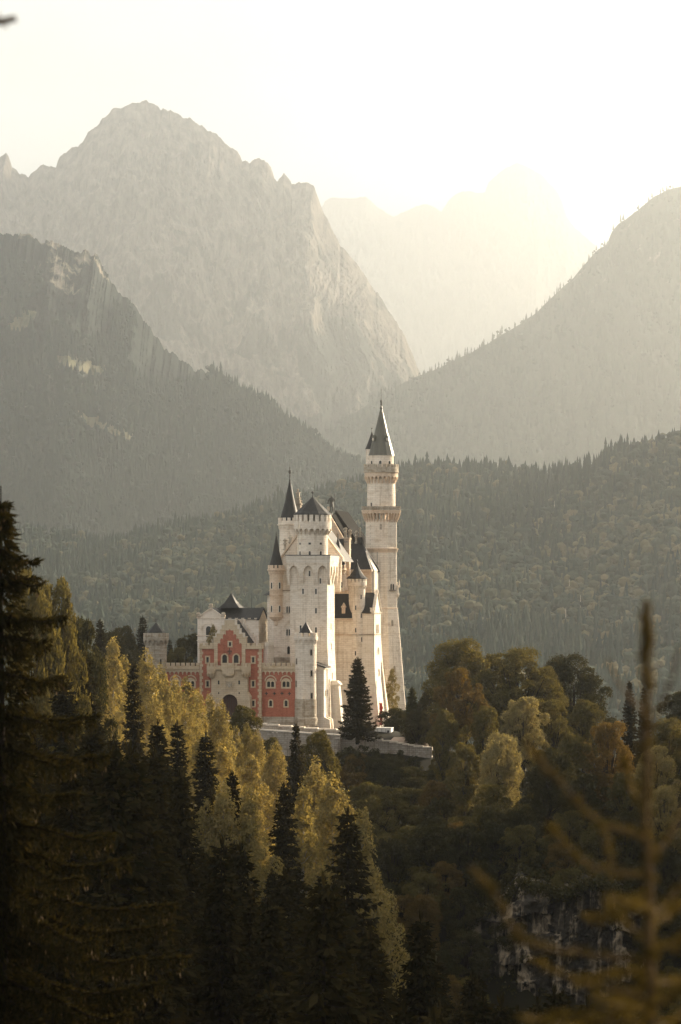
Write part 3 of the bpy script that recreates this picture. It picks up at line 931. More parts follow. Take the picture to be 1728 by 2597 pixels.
# parapet beside the gable and round the right-hand side
b = MB()
for a0, a1, n in ((506.5, 541, 3), (626, 662.6, 3)):
    u0, u1 = U(a0, vG), U(a1, vG)
    fn = line(u0, vG, 1, 0)
    b.block(fn, -.05, u1 - u0, -.4, .14, z(1644), z(1637))
    b.block(fn, -.1, u1 - u0 + .1, -.4, .24, z(1646), z(1643.6))
    b.merlons(fn, .0, u1 - u0, n, .62, -.36, .14, z(1637), z(1631))
    if a0 < 600: T.part('parapet', b, 'sandstone'); b = MB()
fn = line(g1, vG, 0, 1)
b.block(fn, .15, dep, -.4, .135, z(1644), z(1637)); b.block(fn, .1, dep, -.4, .235, z(1646), z(1643.6))
b.merlons(fn, .6, dep, 6, .6, -.36, .135, z(1637), z(1631))
T.part('parapet', b, 'sandstone')
b = MB()
for q, s in ((507, 1), (662.2, -1)):
    for k in range(24):
        y0 = 1832 - k * 7.8
        wq = (5.4 if k % 2 else 8.2) * m
        u = U(q, vG)
        b.box(min(u, u + s * wq) - .02, max(u, u + s * wq) + .02, vG - .07, vG + .3, z(y0), z(y0 - 7.2))
    T.part('quoins', b, 'sandstone'); b = MB()
for k in range(24):
    y0 = 1832 - k * 7.8
    b.box(g1 - .2, g1 + .06, vG - .05, vG + (.45 if k % 2 else .7), z(y0), z(y0 - 7.2))
T.part('quoins', b, 'sandstone')
# side wing: the sunlight on its brick is put into white stone
b = MB()
b.box(g1 - .4, U(682, vG + 3), vG + 2.2, vG + dep - 1, z(1835), z(1640)); T.part('side_wing', b, 'stone_white')
b = MB()
uw = U(682, vG + 3)
fn = line(uw, vG + 2.2, 0, 1)
b.block(fn, -.1, 5.2, -.4, .12, z(1640), z(1634)); b.merlons(fn, 0, 5.2, 6, .6, -.36, .12, z(1634), z(1628))
fn = line(g1 + .25, vG + 2.2, 1, 0)
b.block(fn, 0, uw - g1 - .5, -.4, .12, z(1640), z(1634)); b.merlons(fn, 0, uw - g1 - .2, 3, .6, -.36, .12, z(1634), z(1628))
T.part('wing_parapet', b, 'stone_white')
# portal block
vP = vG - 1.1
p0, p1 = U(536, vP), U(628, vP)
pc = U(582.7, vP)
ra, zc = 20.3 * m, z(1781)
b = MB()
ov = [(p0, z(1835)), (p0, z(1696)), (p1, z(1696)), (p1, z(1835)), (pc + ra, z(1835)), (pc + ra, zc)]
for k in range(1, 12): ov.append((pc + ra * math.cos(math.pi * k / 12), zc + ra * math.sin(math.pi * k / 12)))
ov += [(pc - ra, zc), (pc - ra, z(1835))]
b.prism(ov, 'v', vP, vG + .02)
T.part('portal', b, 'sandstone')
b = MB()
N = 14
for k in range(N):
    a0, a1 = math.pi * k / N, math.pi * (k + 1) / N
    q = lambda a, r, d: (pc + r * math.cos(a), vP - d, zc + r * math.sin(a))
    b.hexa([q(a0, ra, .09), q(a1, ra, .09), q(a1, ra, -.2), q(a0, ra, -.2)], [q(a0, ra + .35, .09), q(a1, ra + .35, .09), q(a1, ra + .35, -.2), q(a0, ra + .35, -.2)])
T.part('portal_arch', b, 'sandstone')
b = MB()
pts = [(pc - ra, z(1835)), (pc + ra, z(1835))] + [(pc + ra * math.cos(math.pi * k / 12), zc + ra * math.sin(math.pi * k / 12)) for k in range(13)]
b.prism(pts, 'v', vG - .30, vG - .1)
dr = T.part('gate_door', b, 'wood')
b = MB()
for k in range(7):
    x = pc - ra + 2 * ra * (k + .5) / 7
    b.box(x - .03, x + .03, vG - .36, vG - .3, z(1835), zc + math.sqrt(max(.01, ra * ra - (x - pc) ** 2)) - .05)
T.part('door_batten', b, 'metal', dr)
b = MB()
for a0, a1 in ((523.5, 536), (628, 636)):
    u0, u1 = U(a0, vP), U(a1, vP)
    lo, hi = (z(1770), z(1758)) if a0 < 580 else (z(1758), z(1770))
    b.hexa([(u0, vP - .4, z(1835)), (u1, vP - .4, z(1835)), (u1, vG - .02, z(1835)), (u0, vG - .02, z(1835))],
           [(u0, vP - .4, lo), (u1, vP - .4, hi), (u1, vG - .02, hi + .4), (u0, vG - .02, lo + .4)])
    T.part('portal_buttress', b, 'sandstone'); b = MB()
# balcony with two small round bartizans and the crest panel
b = MB()
fn = line(p0, vP, 1, 0)
L = p1 - p0
b.block(fn, -.1, L + .1, -.5, .30, z(1696), z(1688)); b.block(fn, -.15, L + .15, -1.0, .40, z(1698.2), z(1695.8))
b.merlons(fn, 2.1, L - 2.1, 5, .55, -.1, .30, z(1688), z(1681))
T.part('balcony_parapet', b, 'sandstone')
for a in (536.8, 624.5):
    cu, cv, r = U(a, vP), vP - .05, 12.2 * m
    b = MB()
    b.lathe(cu, cv, [(.25, z(1721)), (r * .55, z(1716)), (r * .9, z(1707)), (r, z(1700)), (r, z(1690)), (r * .8, z(1690)), (r * .8, z(1692)), (.05, z(1692))], 18)
    b.merlons(ring(cu, cv, r), 0, 2 * math.pi, 9, .58, -.28, .0, z(1690), z(1681), True)
    bt = T.part('bartizan', b, 'sandstone')
    b = MB(); b.arcade(ring(cu, cv, r * .86), 0, 2 * math.pi, 10, z(1706.5), z(1710), z(1715.5), r * .17, .18, closed=True)
    T.part('bartizan_corbels', b, 'sandstone', bt)
b = MB()
c0, c1 = U(565, vP), U(595.5, vP)
b.box(c0, c1, vP - .52, vP + .1, z(1710), z(1682))
b.frus((c0 + .5, c1 - .5, vP - .1, vP + .1, z(1719)), (c0, c1, vP - .52, vP + .1, z(1710)))
q = [(pc + 8.5 * m * math.cos(math.pi * k / 10), z(1714) + 4.5 * m * math.sin(math.pi * k / 10)) for k in range(11)]
b.prism(q[::-1], 'v', vP - .6, vP - .5)
T.part('crest_canopy', b, 'sandstone')
b = MB()
cx, cz = U(581.2, vP), z(1736)
fr = 10.3 * m
for (x0, x1, y0, y1) in ((-fr, fr, fr * .85, fr), (-fr, fr, -fr, -fr * .85), (-fr, -fr * .86, -fr * .85, fr * .85), (fr * .86, fr, -fr * .85, fr * .85)):
    b.box(cx + x0, cx + x1, vP - .14, vP + .02, cz + y0, cz + y1)
cr = T.part('coat_of_arms', b, 'sandstone', label='square relief panel with a shield between two supporters')
b = MB()
sh = [(0, -.62), (.26, -.38), (.34, -.05), (.34, .28), (-.34, .28), (-.34, -.05), (-.26, -.38)]
b.prism([(cx + x * fr * 1.1, cz + (zz - .06) * fr * 1.1) for x, zz in sh], 'v', vP - .12, vP + .01)
b.prism([(cx + x * fr * .3, cz + fr * .5 + zz * fr * .3) for x, zz in ((-.8, -.5), (.8, -.5), (1, .6), (.45, 0), (0, .8), (-.45, 0), (-1, .6))], 'v', vP - .1, vP + .01)
for s in (-1, 1):
    for (x, zz, r) in ((.62, -.55, .13), (.6, -.3, .16), (.56, 0, .19), (.6, .28, .15), (.52, .5, .13), (.42, .1, .1), (.78, .15, .1)):
        b.lathe(cx + s * x * fr, vP - .01, [(.01, cz + (zz - r) * fr), (r * fr, cz + zz * fr), (.01, cz + (zz + r) * fr)], 8)
T.part('shield_relief', b, 'stone_old', cr)
for x, y, w2, h2 in ((555, 1731, .32, .75), (607, 1731, .32, .75), (555, 1758, .22, .32), (607, 1758, .22, .32)):
    T.wall_window(x, y, vP, w2, h2, fw=.06, proud=.04, mat='sandstone')
b = MB()
for (a0, a1, y) in ((550, 557, 1753), (562, 601, 1748), (605, 612, 1753)):
    b.box(U(a0, vP), U(a1, vP), vP - .09, vP + .02, z(y + 1.2), z(y))
T.part('portal_string_course', b, 'sandstone')
for x, y, w2, h2, kd in ((583.8, 1633.5, .45, .75, 'rect'),):
    T.wall_window(x, y, vG - .24, w2, h2, kd, mat='sandstone', fw=.26)
for x in (570.3, 599.4): T.wall_window(x, 1671, vG - .24, .95, 1.6, 'arch', mat='sandstone', fw=.28)
for x, y in ((527, 1673.5), (642.6, 1673.5), (527, 1734.5), (642.6, 1734.5), (642.9, 1784)):
    T.wall_window(x, y, vG, .48, 1.05, 'rect', mat='sandstone', fw=.26)
b = MB()
for (x0, x1, y0, y1) in ((-.07, .07, 0, 1.25), (-.5, .5, .62, .72), (-.34, -.24, .35, .8), (.24, .34, .35, .8), (-.3, .3, .1, .18)):
    b.box(gu + x0, gu + x1, vG - .33, vG - .24, z(1660) + y0, z(1660) + y1)
T.part('wall_anchor', b, 'metal')

# ---- red brick curtain walls on either side
def curtain(a0, a1, vW, label, wins, arch_low, nm, crosses):
    u0, u1 = U(a0, vW), U(a1, vW)
    L = u1 - u0
    cu = (u0 + u1) / 2
    z = zs_of(cu, vW)
    T = Thing('curtain_wall', cu, vW + .5, z(1836), label, 'castle wall', 'brick walls of the gatehouse')
    b = MB(); b.box(u0, u1, vW, vW + 1.6, z(1840), z(1694)); T.part('brickwork', b, 'brick')
    fn = line(u0, vW, 1, 0)
    b = MB()
    b.arcade(fn, 0, L, max(6, int(L / .83)), z(1696), z(1708), z(1711.5), .17, .16)
    T.part('arch_frieze', b, 'sandstone')
    b = MB()
    b.block(fn, 0, L, -.4, .24, z(1696), z(1689)); b.block(fn, 0, L, -.4, .34, z(1697.4), z(1695.4))
    b.merlons(fn, .1, L, nm, .66, -.3, .24, z(1689), z(1681))
    T.part('parapet', b, 'sandstone')
    b = MB(); b.block(fn, 0, L, -.1, .22, z(1842), z(1818)); T.part('plinth', b, 'stone_old')
    for x, y in wins:
        T.wall_window(x, y, vW, 1.38, 1.45, 'double', mat='sandstone', fw=.3)
        b = MB()
        cx, zz, rr = U(x, vW), z(y) + .35, 1.22
        q = lambda a, r, d: (cx + r * math.cos(a), vW - d, zz + r * math.sin(a))
        for k in range(12):
            e0, e1 = math.pi * k / 12, math.pi * (k + 1) / 12
            b.hexa([q(e0, rr - .22, .16), q(e1, rr - .22, .16), q(e1, rr - .22, -.1), q(e0, rr - .22, -.1)], [q(e0, rr, .16), q(e1, rr, .16), q(e1, rr, -.1), q(e0, rr, -.1)])
        T.part('window_hood', b, 'sandstone')
    for x, y in arch_low: T.wall_window(x, y, vW, .55, 1.15, 'arch', mat='sandstone', fw=.26)
    for x, y in crosses:
        b = MB()
        cx, zz = U(x, vW), z(y)
        b.box(cx - .32, cx + .32, vW - .05, vW + .05, zz - .08, zz + .08); b.box(cx - .08, cx + .08, vW - .06, vW + .05, zz - .33, zz - .08); b.box(cx - .08, cx + .08, vW - .06, vW + .05, zz + .08, zz + .33)
        T.part('wall_anchor', b, 'metal')
    return T
T = curtain(663, 750, .7, 'red brick castle wall with two twin-arched windows above two small arched ones', [(687, 1733), (726, 1733)], [(687, 1784), (726, 1784)], 7,
        [(676, 1759), (696, 1759), (715.5, 1759), (734.5, 1759)])
curtain(421, 506.6, .7, 'red brick castle wall half hidden by golden birches, beside the mottled grey tower', [(446, 1732), (484.3, 1732)], [], 7, [])

# ---- white gabled building behind the gatehouse
v0 = 18.0
T = Thing('gabled_house', U(580, v0), v0 + 4, Zc(1660, U(580, v0), v0), 'white gabled house with a dark pyramid roof behind the stepped gable', 'castle building')
z = zs_of(U(580, v0), v0)
m = mpp(U(580, v0), v0)
a0, a1 = U(501, v0), U(569, v0)
ac = (a0 + a1) / 2
b = MB()
b.prism([(a0, z(1700)), (a1, z(1700)), (a1, z(1566)), (ac, z(1543)), (a0, z(1566))], 'v', v0, v0 + 9); T.part('wall', b, 'stone_white')
b = MB()
for s in (-1, 1):
    e = a0 if s < 0 else a1
    b = MB(); b.prism([(e + s * .15, z(1569)), (ac, z(1544)), (ac, z(1541)), (e + s * .15, z(1565.5))][::s], 'v', v0 - .2, v0 + .25)
    T.part('gable_coping', b, 'stone'); b = MB()
b.arcade(line(a0, v0, 1, 0), .2, (a1 - a0) - .2, 10, z(1567) , z(1570.5), z(1572), .12, .12)
T.part('arch_frieze', b, 'stone')
for cx, cz in ((ac, 1541.5), (a0 + .2, 1564), (a1 - .2, 1564)):
    b = MB(); zz = z(cz)
    b.box(cx - .42, cx + .42, v0 - .3, v0 + .5, zz, zz + .35); b.lathe(cx, v0 + .1, [(.38, zz + .35), (.45, zz + .6), (.3, zz + .85), (.02, zz + .9)], 10)
    T.part('gable_stone', b, 'stone_old')
b = MB()
b.prism([(a0 - .3, z(1567.5)), (a1 + .3, z(1567.5)), (ac, z(1542.5))], 'v', v0 + .3, v0 + 9.3)
T.part('roof', b, 'roof')
b0, b1, vb = a1 - 1.0, U(656, v0 + 1), v0 + 1.2
b = MB()
vmid = vb + 4.0
b.box(b0, b1, vb, vb + 8, z(1700), z(1572)); b.prism([(vb, z(1572)), (vb + 8, z(1572)), (vmid, z(1540.5))], 'u', b1 - .35, b1 - .02)
T.part('wing_wall', b, 'stone_white')
b = MB(); b.prism([(vb - .35, z(1571)), (vb + 8.35, z(1571)), (vmid, z(1542))], 'u', ac - .5, b1 - .4)
b.prism([(vb - .45, z(1573)), (vb - .35, z(1570)), (vmid, z(1540)), (vb + 8.35, z(1570)), (vb + 8.45, z(1573)), (vmid, z(1544))], 'u', b1 - .36, b1 + .2)
T.part('wing_roof', b, 'roof')
b = MB()
for k, (x, y) in enumerate(((599, 1577), (608, 1570), (617, 1574))): b.box(U(x, vb) - .3, U(x, vb) + .3, vb - .3, vb + .4, z(1600), z(y))
fn = line(b0, vb, 1, 0)
b.block(fn, .5, b1 - b0, -.2, .15, z(1613), z(1611)); b.merlons(fn, 1.6, b1 - b0 - .3, 5, .45, -.3, .16, z(1572), z(1567.5))
T.part('wing_parapet', b, 'stone')
cu, cv = U(587, v0 + 5), v0 + 5
b = MB(); zz = zs_of(cu, cv)
s45 = math.pi / 4
b.lathe(cu, cv, [(35 * m * 1.1, zz(1541.5)), (20 * m * 1.1, zz(1530)), (9 * m * 1.1, zz(1516)), (.3 * m, zz(1503.5))], 4, False, s45 + .0)
rf = T.part('pyramid_roof', b, 'roof')
finial(T, cu, cv, [(.5 * m, zz(1505)), (.3 * m, zz(1497)), (.15 * m, zz(1478))], name='lightning_rod', parent=rf)
T.wall_window(529.5, 1602, v0, 1.1, 2.2, 'arch', fw=.5, proud=.15)
b = MB()
q = lambda a, r, d: (U(529.5, v0) + r * math.cos(a), v0 - d, z(1600) + r * math.sin(a))
for k in range(12):
    e0, e1 = math.pi * k / 12, math.pi * (k + 1) / 12
    b.hexa([q(e0, 1.45, .2), q(e1, 1.45, .2), q(e1, 1.45, -.1), q(e0, 1.45, -.1)], [q(e0, 1.7, .2), q(e1, 1.7, .2), q(e1, 1.7, -.1), q(e0, 1.7, -.1)])
T.part('window_hood', b, 'stone')
b = MB(); b.box(a0 - .12, a1 + .1, v0 - .16, v0 + .3, z(1613.5), z(1611)); T.part('string_course', b, 'stone'); b = MB(); b.box(a0 - .1, a1 + .05, v0 - .14, v0 + .3, z(1626), z(1624)); T.part('string_course', b, 'stone')
for x in (vb + 2.4, vb + 5.2): T.window((b1, x, z(1604)), (1, 0), .7, 1.7, 'double', fw=.15)
for x in (606, 625): T.wall_window(x, 1594, vb, .5, 1.3, 'arch', fw=.15)
for x, y in ((638.5, 1537), (502, 1560)):
    finial(T, U(x, v0 + 2), v0 + 2, [(.06, z(1545)), (.03, z(1505))], name='lightning_rod')

# ---- lit white lean-to between the right gate tower and the keep
v0 = 2.6
T = Thing('lean_to', U(812, v0), v0 + 2, Zc(1848, U(812, v0), v0), 'sunlit white lean-to wall squeezed between gate tower and keep', 'castle building')
z = zs_of(U(812, v0), v0)
u1 = U(822, v0)
b = MB(); b.prism([(u1 - 4, z(1860)), (u1, z(1860)), (u1, z(1695)), (u1 - 4, z(1676))], 'v', v0, v0 + 5.5); T.part('wall', b, 'stone_white')
b = MB(); b.prism([(u1 - 4.1, z(1675.5)), (u1 - 4.1, z(1673)), (u1 + .35, z(1692)), (u1 + .35, z(1694.5))][::-1], 'v', v0 - .3, v0 + 5.4); T.part('roof', b, 'roof')
b = MB(); b.box(u1 - 2.6, u1 + .22, v0 - .2, v0 + 5.3, z(1698), z(1694.7)); T.part('cornice', b, 'stone')
b = MB()
for k in range(2):
    vv = v0 + .2 + 2.6 * k
    b.prism([(u1 - .1, z(1862)), (u1 + 1.3, z(1862)), (u1 + 1.1, z(1826)), (u1 - .1, z(1818))], 'v', vv, vv + .9)
    T.part('buttress', b, 'stone'); b = MB()
b = MB(); b.lathe(u1 + .1, v0 + 2.7, [(.07, z(1850)), (.07, z(1697))], 8); T.part('downpipe', b, 'metal')
for vv in (v0 + 1.5, v0 + 4): T.window((u1, vv, z(1765)), (1, 0), .3, 1.0, fw=.1)

# ---- residential wing left of the keep: oriel turret with pointed roof
v0 = 15.0
z = zs_of(U(700, v0), v0)
m = mpp(U(700, v0), v0)
T = Thing('residential_wing', U(702, v0), v0 + 5, z(1680), 'tall cream residential wing with tiers of arched windows left of the keep', 'castle building')
a0, a1, aR = U(664.5, v0), U(694, v0), U(790, v0)
b = MB()
b.hexa([(a0, v0 + 5, z(1700)), (a1, v0, z(1700)), (a1, v0 + 12, z(1700)), (a0, v0 + 12, z(1700))], [(a0, v0 + 5, z(1510)), (a1, v0, z(1510)), (a1, v0 + 12, z(1510)), (a0, v0 + 12, z(1510))])
b.box(a1 - .01, aR, v0 + .01, v0 + 12, z(1700), z(1497))
T.part('wall', b, 'stone')
b = MB()
b.hexa([(a0 - .9, v0 + 4.6, z(1510)), (a1, v0 - .3, z(1510)), (a1, v0 + 12, z(1510)), (a0 - .9, v0 + 12, z(1510))], [(a0 + 1.2, v0 + 5.8, z(1494)), (a1, v0 + 1.2, z(1494)), (a1, v0 + 11, z(1494)), (a0 + 1.2, v0 + 11, z(1494))])
T.part('roof', b, 'roof')
b = MB()
def corn(y, d, hh):
    b.hexa([(a0 - d, v0 + 5 - d, z(y + hh)), (a1, v0 - d, z(y + hh)), (a1, v0 + .3, z(y + hh)), (a0, v0 + 5.2, z(y + hh))], [(a0 - d, v0 + 5 - d, z(y)), (a1, v0 - d, z(y)), (a1, v0 + .3, z(y)), (a0, v0 + 5.2, z(y))])
    b.box(a1, aR, v0 - d, v0 + .3, z(y + hh), z(y))
corn(1554.3, .22, 1.6)
b.box(a1, aR, v0 - .25, v0 + .3, z(1499), z(1496)); b.box(a1, aR, v0 - .2, v0 + .3, z(1700), z(1667))
T.part('cornice', b, 'stone_old')
for y in (1543, 1601):
    for x, in ((731.5,),):
        T.wall_window(x, y, v0 + .01, .78, 1.75, 'double', fw=.2, proud=.14)
        b = MB()
        q = lambda a, r, d: (U(x, v0) + r * math.cos(a), v0 - d, z(y) + .7 + r * math.sin(a))
        for k in range(8):
            e0, e1 = math.pi * k / 8, math.pi * (k + 1) / 8
            b.hexa([q(e0, .85, .16), q(e1, .85, .16), q(e1, .85, -.1), q(e0, .85, -.1)], [q(e0, .98, .16), q(e1, .98, .16), q(e1, .98, -.1), q(e0, .98, -.1)])
        T.part('window_hood', b, 'stone')
T.wall_window(732.5, 1649, v0 + .01, .55, 1.55, 'arch', fw=.1)
# cross gable rising behind the keep
b = MB()
gL, gR, gA = U(709, v0 + 3), U(871, v0 + 3), U(790, v0 + 3)
b.prism([(gL + .6, z(1500)), (gR - .6, z(1500)), (gR - .4, z(1419)), (gA, z(1309)), (gL + .4, z(1419))], 'v', v0 + 3, v0 + 3.6)
T.part('gable', b, 'stone')
b = MB()
for s in (-1, 1):
    e = gL if s < 0 else gR
    b.prism([(e, z(1421)), (gA, z(1311)), (gA, z(1304)), (e - s * 0, z(1415))][::s], 'v', v0 + 2.8, v0 + 3.9)
    T.part('gable_coping', b, 'stone_warm'); b = MB()
b = MB()
b.prism([(gL + .3, z(1424)), (gR - .3, z(1424)), (gA, z(1313))], 'v', v0 + 3.95, v0 + 16)
T.part('gable_roof', b, 'roof')

def turret(name, px, v, label, r, body_top, body_bot, rc, cor, mer, mtop, cone, fin, wins, mat='stone_warm', n=12, foot=None, sides=16):
    """slim round turret: shaft, cornice, crenels, pointed roof (base radius, base row, apex row)"""
    cu, cv = U(px, v), v
    m = mpp(cu, cv)
    z = zs_of(cu, cv)
    T = Thing(name, cu, cv, z(body_bot), label, 'castle turret', 'pointed turrets of the castle')
    b = MB(); b.lathe(cu, cv, [(r * m, z(body_bot)), (r * m, z(mer))], 20, sides > 8); T.part('shaft', b, mat)
    b = MB()
    rg = ring(cu, cv, r * m)
    d = (rc - r) * m
    b.arcade(rg, 0, 2 * math.pi, n, z(cor + 4), z(cor + 9), z(cor + 13), d * .7, .2, closed=True)
    b.lathe(cu, cv, [(r * m, z(cor + 4)), ((r + d / m * .7) * m, z(cor + 4)), ((rc + 2) * m, z(cor)), ((rc + 2) * m, z(cor - 1.5)), (rc * m, z(cor - 2)), (rc * m, z(mer)), ((rc - 4) * m, z(mer))], 24)
    b.merlons(rg, 0, 2 * math.pi, n, .6, d - .3, d, z(mer), z(mtop), True)
    T.part('parapet', b, mat)
    b = MB()
    cr, cb, ca = cone
    b.lathe(cu, cv, [(cr * m, z(mer + 1)), (cr * m, z(cb)), (cr * .52 * m, z(cb + (ca - cb) * .44)), (1.2 * m, z(ca))], sides, sides > 8)
    rf = T.part('roof', b, 'roof')
    f0 = ca
    h = ca - fin
    finial(T, cu, cv, [(1.4 * m, z(ca + 2)), (2.4 * m, z(ca - h * .02)), (1.0 * m, z(ca - h * .08)), (1.6 * m, z(ca - h * .3)), (.9 * m, z(ca - h * .36)), (3.4 * m * (h / 38), z(ca - h * .5)), (3 * m * (h / 38), z(ca - h * .6)), (.8 * m, z(ca - h * .66)), (1.5 * m * (h / 38), z(ca - h * .78)), (.5 * m, z(ca - h * .84)), (.2 * m, z(fin))], parent=rf)
    for x, y, w2, h2 in wins: T.drum_window(cu, cv, r * m, x, y, w2, h2, 'arch', fw=.1, mat='stone_white')
    if foot:
        b = MB(); b.lathe(cu, cv, [(r * m, z(body_bot)), ((r + 2.5) * m, z(body_bot)), ((r + 2.5) * m, z(body_bot + 3)), (r * .75 * m, z(body_bot + 10)), (r * .35 * m, z(body_bot + 13)), (r * .3 * m, z(foot - 5)), (.05, z(foot))], 20)
        T.part('corbel_foot', b, mat)
    if body_bot - cor > 100:
        b = MB()
        for y in (1497, 1510):
            b = MB(); b.lathe(cu, cv, [(r * m, z(y + 1.5)), ((r + 2) * m, z(y + 1)), ((r + 2) * m, z(y)), (r * m, z(y - .5))], 20)
            T.part('string_course', b, mat)
    return T
turret('oriel_turret', 701, 15.2, 'slim oriel turret with a dark pointed roof on the left corner of the residential wing', 17.2, 1440, 1562, 21.5, 1446, 1441, 1433.5, (17.5, 1434, 1359), 1347,
       [(690, 1485, .4, 1.25), (709.5, 1485, .4, 1.25), (690, 1544, .4, 1.25), (709.5, 1544, .4, 1.25)], foot=1590)
turret('pointed_turret', 857.7, 26.0, 'slim turret with a dark pointed roof just right of the keep head', 18.2, 1440, 1500, 21.5, 1446, 1441, 1433.5, (20, 1433, 1364), 1348, [(866.5, 1483, .45, 1.2)])
turret('spire_turret', 735.5, 46, 'tall dark spired turret with a stone crenelled ring behind the residential wing', 26.5, 1330, 1440, 30, 1331, 1321, 1313.5, (25, 1315, 1218), 1177, [], mat='stone', n=14, sides=12)
b = MB()
T = [o for o in C.objects if o.name.startswith('spire_turret')][0]

# ---- the main hall behind, with its steep roof, chimneys and knight statue
v0 = 52.0
z = zs_of(U(850, v0), v0)
m = mpp(U(850, v0), v0)
T = Thing('main_hall', U(850, v0), v0 + 6, z(1620), 'main hall with a steep dark roof and warm stone gable showing behind the keep', 'castle building')
hA, hR, hL = U(836, v0), U(905, v0), U(770, v0)
b = MB()
b.prism([(hL, z(1640)), (hR, z(1640)), (hR, z(1422)), (hA, z(1303)), (hL, z(1422))], 'v', v0, v0 + .8); b.box(hL, hR, v0 + .8, v0 + 19.9, z(1640), z(1425)); T.part('wall', b, 'stone_warm')
b = MB()
b.prism([(hL - .3, z(1420)), (hR + .6, z(1424)), (hA + .2, z(1302))], 'v', v0 + .82, v0 + 6); rf = T.part('roof', b, 'roof_dull')
b = MB()
b.prism([(hL - .3, z(1420)), (hR + 1.6, z(1424)), (hR + 1.6, z(1414)), (hA + .2, z(1292)), (hL - .3, z(1414))], 'v', v0 + 6, v0 + 20); T.part('roof_verge', b, 'roof_dull')
b = MB(); b.box(hA - .5, hA + .5, v0 - .1, v0 + .9, z(1306), z(1300)); T.part('statue_plinth', b, 'bronze')
def chimney(T, px, ptop, pbot, v, r, mat='stone_old'):
    cu = U(px, v); zz = zs_of(cu, v); m = mpp(cu, v)
    h = pbot - ptop
    b = MB()
    b.lathe(cu, v, [(r * 1.3 * m, zz(pbot)), (r * 1.3 * m, zz(pbot - h * .12)), (r * .8 * m, zz(pbot - h * .16)), (r * .8 * m, zz(pbot - h * .5)), (r * 1.25 * m, zz(pbot - h * .54)), (r * 1.25 * m, zz(pbot - h * .6)), (r * .85 * m, zz(pbot - h * .64)), (r * .85 * m, zz(pbot - h * .78)), (r * 1.3 * m, zz(pbot - h * .82)), (r * 1.3 * m, zz(pbot - h * .9)), (r * .7 * m, zz(pbot - h * .93)), (r * .7 * m, zz(ptop)), (.01, zz(ptop))], 12)
    return T.part('chimney', b, mat)
chimney(T, 876.5, 1337, 1368, v0 - 4, 4.0); chimney(T, 887.5, 1342, 1370, v0 - 4, 4.0)
for p, a, q in ((723.5, 1366, 1396), (737, 1358, 1400)): chimney(T, p, a, q, v0 - 12, 4.5)

# ornate tall chimney stack beside the spire
v1 = 48.0
cu = U(756, v1); zz = zs_of(cu, v1); m1 = mpp(cu, v1)
T2 = Thing('chimney_stack', cu, v1, zz(1310), 'ornate stepped stone chimney stack beside the tall dark spire', 'chimney')
b = MB()
for hw, y0, y1 in ((8.5, 1420, 1292), (10.5, 1292, 1289), (7.8, 1289, 1280), (10, 1280, 1277), (6, 1277, 1268), (5, 1268, 1264), (7, 1264, 1262), (4.2, 1262, 1250), (5.4, 1250, 1248)):
    b.box(cu - hw * m1, cu + hw * m1, v1 - hw * m1, v1 + hw * m1, zz(y0), zz(y1))
T2.part('stack', b, 'stone_old')
for dx, top, bot, r in ((0, 1240, 1249, 2.2), (9, 1268, 1279, 1.7), (-8, 1270, 1279, 1.7)):
    b = MB(); b.lathe(cu + dx * m1, v1, [(r * m1, zz(bot)), (r * .7 * m1, zz(bot - (bot - top) * .5)), (r * 1.3 * m1, zz(bot - (bot - top) * .7)), (r * .9 * m1, zz(top)), (.01, zz(top))], 10)
    T2.part('chimney_pot', b, 'stone_old')

# knight statue on the gable
su, sv = U(841, v0 + .4), v0 + .4
zz = zs_of(su, sv)
zf = zz(1300)
H = (1300 - 1256) * m
st = empty('knight_statue', world(su, sv, zf), 'dark standing knight statue with a lance on the ridge of the main hall', 'statue', rz=-TH)
J = {'pel': (0, 0, .50), 'chest': (0, 0, .74), 'neck': (0, 0, .84), 'head': (.0, 0, .90), 'top': (0, 0, .97),
     'shL': (-.12, 0, .80), 'elL': (-.19, -.03, .64), 'haL': (-.18, -.10, .50), 'shR': (.12, 0, .80), 'elR': (.19, -.05, .68), 'haR': (.21, -.12, .76),
     'hpL': (-.06, 0, .46), 'knL': (-.08, -.02, .25), 'anL': (-.09, .0, .03), 'toL': (-.10, -.09, .01), 'hpR': (.06, 0, .46), 'knR': (.09, -.03, .25), 'anR': (.11, 0, .03), 'toR': (.13, -.09, .01)}
RR = {'pel': .10, 'chest': .115, 'neck': .05, 'head': .062, 'top': .045, 'shL': .06, 'elL': .045, 'haL': .04, 'shR': .06, 'elR': .045, 'haR': .04, 'hpL': .075, 'knL': .055, 'anL': .04, 'toL': .03, 'hpR': .075, 'knR': .055, 'anR': .04, 'toR': .03}
ED = [('pel', 'chest'), ('chest', 'neck'), ('neck', 'head'), ('head', 'top'), ('chest', 'shL'), ('shL', 'elL'), ('elL', 'haL'), ('chest', 'shR'), ('shR', 'elR'), ('elR', 'haR'), ('pel', 'hpL'), ('hpL', 'knL'), ('knL', 'anL'), ('anL', 'toL'), ('pel', 'hpR'), ('hpR', 'knR'), ('knR', 'anR'), ('anR', 'toR')]
ks = list(J)
me = bpy.data.meshes.new('body')
me.from_pydata([tuple(c * H for c in J[k]) for k in ks], [(ks.index(a), ks.index(b2)) for a, b2 in ED], [])
me.materials.append(M['bronze'])
bo = link('body', me, st)
bo.modifiers.new('Skin', 'SKIN')
for i, k in enumerate(ks):
    me.skin_vertices[0].data[i].radius = (RR[k] * H, RR[k] * H)
    me.skin_vertices[0].data[i].use_root = k == 'pel'
bo.modifiers.new('Subdivision', 'SUBSURF').levels = 1
bo.modifiers['Subdivision'].render_levels = 1
